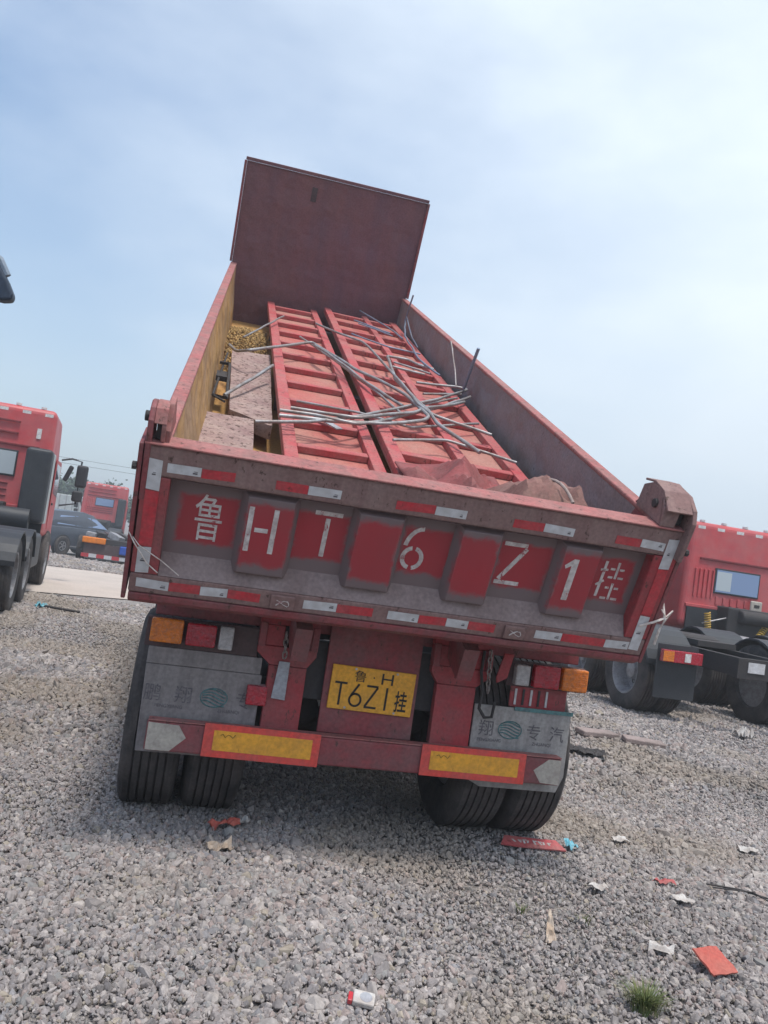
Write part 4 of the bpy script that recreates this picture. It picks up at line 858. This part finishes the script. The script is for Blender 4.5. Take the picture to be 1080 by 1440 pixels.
for k in range(6): part('pressed_rib', MB().box(-.55+k*.15, -.50+k*.15, -.012, .02, 1.46, 1.60), M_CAB, cB, bevel=.008)
part('pale_glass_part', MB().box(-.58, -.28, -.0195, -.0182, 1.72, 2.06), M_GLASSB, cB)  # paler left part of the rear window, no cloth
part('brake_line', MB().tube([(-.9, -.2, 1.1), (-.4, -.32, 1.28), (.1, -.3, 1.2), (.5, -.25, 1.32), (.9, -.2, 1.1)], .014, 6), M_RIM, tB, (0, 3.6, 0), smooth=True)
hh = part('hose_holder', MB().box(.12, .36, -.10, -.06, 1.22, 1.62), M_CREAM, tB, (0, 3.6, 0), bevel=.05)
for k in range(3): part('slot', MB().box(.19, .30, -.106, -.1005, 1.28+k*.11, 1.335+k*.11), M_BLACK, hh, bevel=.01)
part('round_lamp', MB().cyl((-.02, 0, 1.30), .065, -.30, -.24, 'y', 20), M_MARK, tB, (0, 3.6, 0), bevel=.01)
tL, cL = tractor((-4.47, 8.0), R(4.9), 'red tractor unit at the left edge with grey rims and black air intake', 3.16, glass=M_GLASSB, windowx=(-.45, .60), lit_side=True, flaps=False)
cL.scale = (.925, 1, 1)
part('side_tape', MB().box(.86, .94, -.006+.02, .03, 2.62, 2.80), M_MARK, cL)
tM, cM = tractor((-6.15, 41.2), R(3), 'distant red tractor unit behind the grey car, its rear window facing us', 3.45, glass=M_GLASSBL, z=gz(0, 41))
lt = empty('low_flatbed', (-3.62, 24.6, gz(0, 25)), R(2), 'low flatbed tail with an orange box and striped bar beside the grey car', 'flatbed truck')
part('deck', MB().box(-1.0, 1.0, 0, 5.5, .62, .78), M_BLACK, lt, bevel=.01)
for k in range(7): part('deck_clutter', MB().obox((-.8+k*.27, .8+.5*(k % 3), .86), (.3, .5, .16+.05*(k % 2)), (.1*k, .1, .3*k)), (M_RIM, M_BLACK, M_DKBOX)[k % 3], lt, bevel=.02)
part('orange_box', MB().box(-.98, -.25, -.12, .0, .60, .80), M_ORANGE, lt, bevel=.03)
part('blue_tank', MB().box(.22, .48, -.14, -.01, .34, .62), M_BLUEP, lt, bevel=.03)
part('tail_frame', MB().box(-.9, .9, -.04, .04, .20, .60), M_DKBOX, lt)
for k in range(8): part('striped_bar', MB().box(-.95+k*.24, -.712+k*.24, -.10, -.05, .14, .26), M_WHT if k % 2 else M_RTAPE, lt)
for s_ in (-1, 1): q = wheel(lt, s_*1.02, .55, .40, s_); q.scale = (.9, .8, .8)
tN, _ = tractor((-2.6, 44.5), R(2), 'farther red tractor unit almost hidden behind the left end of the tailgate', 3.05, z=gz(0, 43))

# ---- neighbour truck at the far left of the view: only its mirror shows
tw = empty('parked_lorry', (-4.385, 1.0, 0), 0, 'dark blue lorry beyond the left edge, only its mirror tip showing in the sky', 'truck')
cb = part('cab', MB().hexa([(-1.2, 0, .7), (1.2, 0, .7), (1.2, 2.2, .7), (-1.2, 2.2, .7), (-1.15, .05, 3.3), (1.15, .05, 3.3), (1.1, 1.9, 3.3), (-1.1, 1.9, 3.3)]), M_NAVY, tw, bevel=.1, seg=3)
part('door_window', MB().prism([(.8, 1.8), (1.95, 1.75), (1.8, 2.8), (.8, 2.85)], 'x', 1.19, 1.215), M_GLASS, cb)
for y in (-2.6, 1.1): wheel(tw, 1.0, y, .5, 1)
part('chassis', MB().box(-.4, .4, -3.4, 0, .65, .95), M_BLACK, tw)
part('mirror_arm', MB().tube([(1.1, 1.95, 3.15), (1.35, 2.0, 3.3), (1.55, 2.0, 3.28)], .02, 8), M_BLKPL, tw)
mr_ = part('mirror', MB().prism([(1.42, 2.99), (1.70, 2.97), (1.765, 2.985), (1.775, 3.03), (1.72, 3.13), (1.60, 3.30), (1.42, 3.34)], 'y', 1.93, 2.05), M_NAVY, tw, bevel=.02, seg=3)
part('mirror_edge', MB().tube([(1.70, 1.99, 3.155+.02), (1.63, 1.99, 3.29), (1.5, 1.99, 3.36)], .028, 8), M_GREYSH, mr_, smooth=True)

# ---- grey SUV on the far side of the road
suv = empty('parked_suv', (-5.75, 30.2, gz(0, 30)), R(-90+54), 'dusty blue-grey SUV parked beyond the road, between the two red tractors', 'car')
def loft(name, secs, mt, parent, bevel=.03):
    """secs: (y, list of (x,z)) cross-sections of equal length"""
    mb = MB(); bm = mb.bm; rr_ = [[bm.verts.new((x, y, z)) for x, z in pts] for y, pts in secs]
    n = len(rr_[0])
    for a, b in zip(rr_, rr_[1:]):
        for k in range(n): bm.faces.new((a[k], a[(k+1) % n], b[(k+1) % n], b[k]))
    bm.faces.new(rr_[0]); bm.faces.new(rr_[-1][::-1]); return part(name, mb, mt, parent, bevel=bevel, seg=2, smooth=True)
def sec(w_, zb, zm, zt, wt): return [(-w_*.94, zb), (-w_, zm), (-wt, zt), (wt, zt), (w_, zm), (w_*.94, zb)]
body = loft('body', [(-2.3, sec(.80, .42, .75, .98, .76)), (-2.1, sec(.92, .30, .78, 1.06, .86)), (-1.0, sec(.94, .26, .8, 1.08, .88)), (.9, sec(.94, .26, .8, 1.05, .88)), (1.9, sec(.93, .28, .78, .98, .84)), (2.3, sec(.82, .36, .7, .86, .74))], M_GREYP, suv)
gh = loft('roof', [(-2.12, [(-.80, 1.05), (-.82, 1.10), (-.70, 1.15), (.70, 1.15), (.82, 1.10), (.80, 1.05)]), (-1.75, [(-.84, 1.05), (-.82, 1.3), (-.62, 1.62), (.62, 1.62), (.82, 1.3), (.84, 1.05)]), (-.2, [(-.85, 1.05), (-.83, 1.35), (-.64, 1.69), (.64, 1.69), (.83, 1.35), (.85, 1.05)]), (.35, [(-.84, 1.03), (-.81, 1.3), (-.62, 1.60), (.62, 1.60), (.81, 1.3), (.84, 1.03)]), (1.25, [(-.80, 1.0), (-.79, 1.03), (-.72, 1.06), (.72, 1.06), (.79, 1.03), (.80, 1.0)])], M_GREYP, suv)
for s_ in (-1, 1):
    def gp(y, z):
        return (s_*(.845-.30*max(0, z-1.1)), y, z)
    for pts in ([(-1.65, 1.15), (-.75, 1.15), (-.75, 1.50), (-1.45, 1.48)], [(-.68, 1.15), (.10, 1.15), (.10, 1.50), (-.68, 1.51)], [(.16, 1.15), (.95, 1.13), (.42, 1.46), (.16, 1.49)]):
        bm = bmesh.new(); A_ = [bm.verts.new(gp(y, z)) for y, z in pts]; B_ = [bm.verts.new((q.co.x+s_*.012, q.co.y, q.co.z)) for q in A_]
        bm.faces.new(B_); bm.faces.new(A_[::-1])
        for k in range(4): bm.faces.new((A_[k], B_[k], B_[(k+1) % 4], A_[(k+1) % 4]))
        q = MB(); q.bm.free(); q.bm = bm; part('side_window', q, M_GLASSBL, suv)
    part('sill_trim', MB().box(min(s_*.93, s_*.955), max(s_*.93, s_*.955), -1.0, 1.0, .34, .38), M_RIM, suv)
    for y in (-1.35, 1.35):
        wq = add('wheel', TY, suv, (s_*.86, y, .36), None, scale=(.78, .72, .72))
        sp = MB().lathe([(s_*.10, .25), (s_*.13, .25), (s_*.11, .20), (s_*.10, .001)], 'x', 24)
        for k in range(5): sp.obox((s_*.13, .11*math.cos(k*1.2566), .11*math.sin(k*1.2566)), (.03, .20, .05), (k*1.2566, 0, 0))
        part('rim', sp, M_RIM, wq, smooth=True)
        part('wheel_arch', MB().cyl((0, y, .38), .40, min(s_*.90, s_*.948), max(s_*.90, s_*.948), n=28), M_BLKPL, suv)
part('windscreen', MB().hexa([(-.70, 1.18, 1.075), (.70, 1.18, 1.075), (.70, 1.16, 1.065), (-.70, 1.16, 1.065), (-.56, .42, 1.56), (.56, .42, 1.56), (.56, .40, 1.55), (-.56, .40, 1.55)]), M_GLASSBL, suv)
part('tail_lamp', MB().box(.62, .86, -2.24, -2.16, .85, 1.0), M_REDL, suv); part('tail_lamp', MB().box(-.86, -.62, -2.24, -2.16, .85, 1.0), M_REDL, suv)

# ---- pale lorry far behind, low trees behind it, an overhead wire
pv = empty('box_lorry', (-9.7, 55, gz(0, 60)), R(8), 'pale grey lorry far behind the car, under the low trees', 'truck')
part('cargo_body', MB().box(-1.2, 1.2, 0, 6, 1.1, 2.7), M_WHITEV, pv, bevel=.04)
for k in range(6): part('body_post', MB().box(-1.1+k*.42, -1.04+k*.42, -.04, -.002, 1.12, 2.66), M_RIM, pv)
part('chassis', MB().box(-.9, .9, .1, 6, .5, 1.05), M_BLACK, pv)
for s_ in (-1, 1): wheel(pv, s_*.95, 1.2, .5, s_)
def leafmat():
    m = mat('blue_green_foliage', (.055, .095, .06), (.09, .13, .075), 2.0, .8, bump=.1, fine=.2, bscale=8); return m
M_LEAF = leafmat()
def tree(x, y, h, rcr, label, seed):
    rg = np.random.default_rng(seed); t = empty('tree', (x, y, gz(x, y)), 0, label, 'tree', 'low trees on the skyline')
    part('trunk', MB().tube([(0, 0, 0), (.05, .02, h*.3), (-.04, 0, h*.6)], .12, 8).tube([(.03, 0, h*.3), (.6, .2, h*.6)], .06, 6).tube([(0, 0, h*.35), (-.5, -.2, h*.65)], .06, 6), M_BARK, t)
    n = 2600; cl = rg.normal(0, 1, (14, 3))*np.array([rcr*.5, rcr*.5, h*.15])+np.array([0, 0, h*.66])
    bm = bmesh.new()
    for k in range(n):
        c = cl[rg.integers(0, 14)]+rg.normal(0, 1, 3)*rcr*.19; a = Vector(rg.normal(0, 1, 3)).normalized()*.16; b = a.cross(Vector(rg.normal(0, 1, 3))).normalized()*.12
        c = Vector(c); bm.faces.new([bm.verts.new(c+a), bm.verts.new(c+b), bm.verts.new(c-a), bm.verts.new(c-b)])
    me = bpy.data.meshes.new('crown'); bm.to_mesh(me); bm.free(); me.materials.append(M_LEAF); add('crown', me, t)
for k, (x, y, h) in enumerate(((-17.5, 78, 4.6), (-14.3, 80, 5.0), (-12.0, 79, 4.3), (-9.0, 82, 3.9), (-6.2, 84, 3.6), (-21, 80, 5.2))):
    tree(x, y, h, 2.2, ['second low tree from the left on the skyline, partly behind the mirrors', 'tallest low tree on the skyline between the mirrors and the distant cab', 'low tree on the skyline just left of the distant red cab', 'low tree hidden behind the distant red cab', 'low tree on the skyline right of the distant red cab', 'low tree hidden behind the left red tractor'][k], 20+k)
o = part('overhead_wire', MB().tube([(-30+k*3, 62-k*.5, 5.9-.012*k+.0042*(k-10)**2+ -.8) for k in range(21)], .012, 5).tube([(-30+k*3, 62-k*.5, 5.5-.012*k+.0042*(k-10)**2-.8) for k in range(21)], .012, 5), M_BLACK)
tag(o, 'thin sagging overhead wires against the sky left of the tailgate', 'wire')

# ================================================================== LITTER ON THE STONES
def scrap(name, label, cat, c, w_, l_, rz, mt, crumple=.004, z=.022, n=8, tx=0, ty=0, th=.002, group=None, taper=0):
    bm = bmesh.new(); g = []
    for i in range(n+1):
        g.append([])
        for j in range(n+1):
            x = (i/n-.5)*w_*(1-taper*(j/n)); y = (j/n-.5)*l_
            g[-1].append(bm.verts.new((x, y, (crumple+.003)*(mnoise.noise(Vector((x*30+c[0]*7, y*30, c[1]*5)))*2.5+mnoise.noise(Vector((x*75, y*75, c[1]*3)))))))
    for i in range(n):
        for j in range(n): bm.faces.new((g[i][j], g[i+1][j], g[i+1][j+1], g[i][j+1]))
    me = bpy.data.meshes.new(name); bm.to_mesh(me); bm.free(); me.materials.append(mt)
    o = add(name, me, None, (c[0], c[1], z), (tx, ty, rz)); sd_ = o.modifiers.new('thickness', 'SOLIDIFY'); sd_.thickness = th; sd_.offset = -1
    return tag(o, label, cat, group)
scrap('tile', 'flat red square tile lying on the gravel at the lower right', 'tile', (1.305, -.755), .14, .125, R(14), M_CARD, .0, .058, th=.008, tx=R(24))
sg = empty('sign_strip', (1.06, .54, .03), R(-23), 'narrow red strip with pale worn markings lying by the right rear tyre', 'sign strip')
part('board', MB().prism([(-.19, -.030), (-.08, -.034), (.185, -.028), (.172, .0), (.15, .035), (.02, .030), (-.15, .03)], 'z', -.004, .004), M_STILE, sg)
mb = MB()
for k in range(8):
    x0, hh_, ln = -.115+k*.029+random.uniform(-.004, .004), random.uniform(.006, .015), random.uniform(-.008, .014)
    mb.prism([(x0, hh_), (x0+.011, hh_+.002), (x0+.011+ln, -hh_), (x0+ln, -hh_-.002)], 'z', .0045, .0055)
    if k % 3: mb.prism([(x0+.012, hh_), (x0+.024, hh_), (x0+.024, hh_-.005), (x0+.012, hh_-.005)], 'z', .0056, .0062)
part('worn_marking', mb, M_PAPER, sg)
sg.rotation_euler = (R(12), R(1), R(-5)); sg.scale = (1.0, 1.5, 1)
scrap('plastic_scrap', 'cyan plastic scrap at the right end of the red strip', 'scrap', (1.30, .55), .07, .06, .4, M_CYAN, .02, .035)
cg = empty('cigarette_packet', (-.235, -1.05, .030), R(-8), 'crushed white and red cigarette packet at the bottom edge', 'packet')
part('packet_body', MB().box(-.018, .055, -.028, .028, -.010, .010), M_PAPER, cg, bevel=.005); part('packet_top', MB().box(-.034, -.0185, -.027, .012, -.009, .009), M_RTAPE, cg, bevel=.003)
part('packet_picture', MB().cyl((.025, 0, 0), .021, .0102, .0108, 'z', 20), M_STRAP, cg); cg.rotation_euler = (R(14), R(5), R(-14))
scrap('paper_scrap', 'white paper scrap right of the middle, below the red strip', 'paper', (1.18, 0.0), .075, .075, .6, M_PAPER, .003, .032, group=None)
scrap('paper_scrap', 'white paper scrap farther right, above the red tile', 'paper', (1.585, -.10), .085, .08, .3, M_PAPER, .003, .032)
scrap('paper_scrap', 'pale scrap on the gravel right of the red strip, farthest of the four', 'paper', (1.70, .72), .10, .05, .1, M_PAPER, .004, .032)
scrap('paper_scrap', 'pale scrap at the right edge of the picture', 'paper', (2.55, .70), .12, .07, -.3, M_PAPER, .006, .034)
scrap('paper_scrap', 'torn white scrap touching the left side of the red tile', 'paper', (1.16, -.60), .10, .05, -.6, M_PAPER, .010, .032)
scrap('red_cloth_scrap', 'torn red scrap in front of the left rear tyre', 'scrap', (-.63, .49), .16, .05, .35, M_CARD, .015, .036)
scrap('paper_scrap', 'small white scrap beside the torn red scrap near the left tyre', 'paper', (-.53, .55), .05, .05, .2, M_PAPER, .012, .036)
scrap('cardboard_scrap', 'beige crumpled scrap below the torn red one', 'scrap', (-.66, .20), .12, .07, .3, M_DRY, .02, .032)
scrap('leaf', 'curled dry beige leaf standing in the gravel', 'leaf', (.70, -.50), .05, .14, -.25, M_DRY, .01, .05, tx=R(50), taper=.8)
scrap('rusty_scrap', 'rusty reddish strip on the gravel at the right', 'scrap', (1.62, .12), .12, .03, -.1, M_STILE, .01, .03)
o = part('wire_scrap', MB().tube([(1.85, .10, .035), (2.0, .04, .04), (2.15, -.06, .03)], .005, 6).tube([(1.86, .06, .035), (2.05, .0, .045), (2.1, -.09, .03)], .004, 6), M_BLACK); tag(o, 'two short black wires lying on the gravel at the right', 'wire')
scrap('plastic_scrap', 'blue and white scrap behind the tyres of the left tractor', 'scrap', (-3.02, 9.0), .16, .12, .4, M_CYAN, .03, .05)
o = part('stick', MB().tube([(-2.95, 8.9, .05), (-2.45, 8.75, .04)], .02, 6), M_BLACK); tag(o, 'dark stick on the gravel beside the left tractor', 'stick')
scrap('paper_scrap', 'white crumpled paper under the dark tractor chassis at the right', 'paper', (5.4, 4.6), .24, .16, .4, M_PAPER, .05, .06)
for k, (x, y, l_, rz, lab) in enumerate(((3.15, 3.82, .42, .15, 'grey broken plank, the left of two beside the mudflap'), (3.55, 3.62, .40, -.25, 'grey broken plank, the right of two beside the mudflap'))):
    o = part('plank', MB().box(-l_/2, l_/2, -.08, .08, 0, .05), M_WOOD, bevel=.01); o.location = (x, y, .012); o.rotation_euler = (R(3), R(2), rz); tag(o, lab, 'plank')
scrap('dark_bag', 'crumpled dark bag on the gravel under the planks', 'bag', (2.58, 2.95), .36, .22, -.4, M_BLACK, .006, .05, n=24)
# weeds
def weed(name, c, n, h, label, seed):
    rg = np.random.default_rng(seed); bm = bmesh.new()
    for k in range(n):
        a = rg.uniform(0, 6.28); r_ = rg.uniform(0, .03) if n < 100 else rg.uniform(0, .06); x, y = r_*math.cos(a), r_*math.sin(a); l_ = h*rg.uniform(.5, 1); b = rg.uniform(.2, 1.0); wd = .0022
        prev = None
        for q in range(5):
            t = q/4; px_, py_, pz_ = x+math.cos(a)*b*l_*t*t, y+math.sin(a)*b*l_*t*t, l_*t*(1-.3*t*b)
            w_ = wd*(1-t)+.0003; s_, c_ = math.sin(a)*w_, math.cos(a)*w_
            cur = (bm.verts.new((px_-s_, py_+c_, pz_)), bm.verts.new((px_+s_, py_-c_, pz_)))
            if prev: bm.faces.new((prev[0], prev[1], cur[1], cur[0]))
            prev = cur
    me = bpy.data.meshes.new(name); bm.to_mesh(me); bm.free(); me.materials.append(mat('weed_green', (.10, .14, .045), (.16, .16, .06), 30, .8))
    tag(add(name, me, None, (c[0], c[1], .005)), label, 'plant')
weed('grass_tuft', (.83, -1.03), 320, .10, 'green grass tuft growing through the gravel at the bottom edge', 3)
weed('grass_tuft', (.66, -.28), 30, .05, 'sparse yellowish weed in the gravel above the dry leaf', 4)
weed('grass_tuft', (.93, -.35), 26, .04, 'small weed in the gravel below the white paper scrap', 6)

# ================================================================== HAZE
hzm = bpy.data.materials.new('haze'); hzm.use_nodes = True; hn = hzm.node_tree; hn.nodes.clear()
pv_ = N(hn, 'ShaderNodeVolumePrincipled'); pv_.inputs['Color'].default_value = (.90, .94, 1, 1); pv_.inputs['Density'].default_value = .0035; pv_.inputs['Anisotropy'].default_value = .2
ho_ = N(hn, 'ShaderNodeOutputMaterial'); hn.links.new(pv_.outputs[0], ho_.inputs['Volume'])
o = part('haze', MB().box(-910, 910, -70, 1510, -1.4, 12), hzm); o['kind'] = 'stuff'
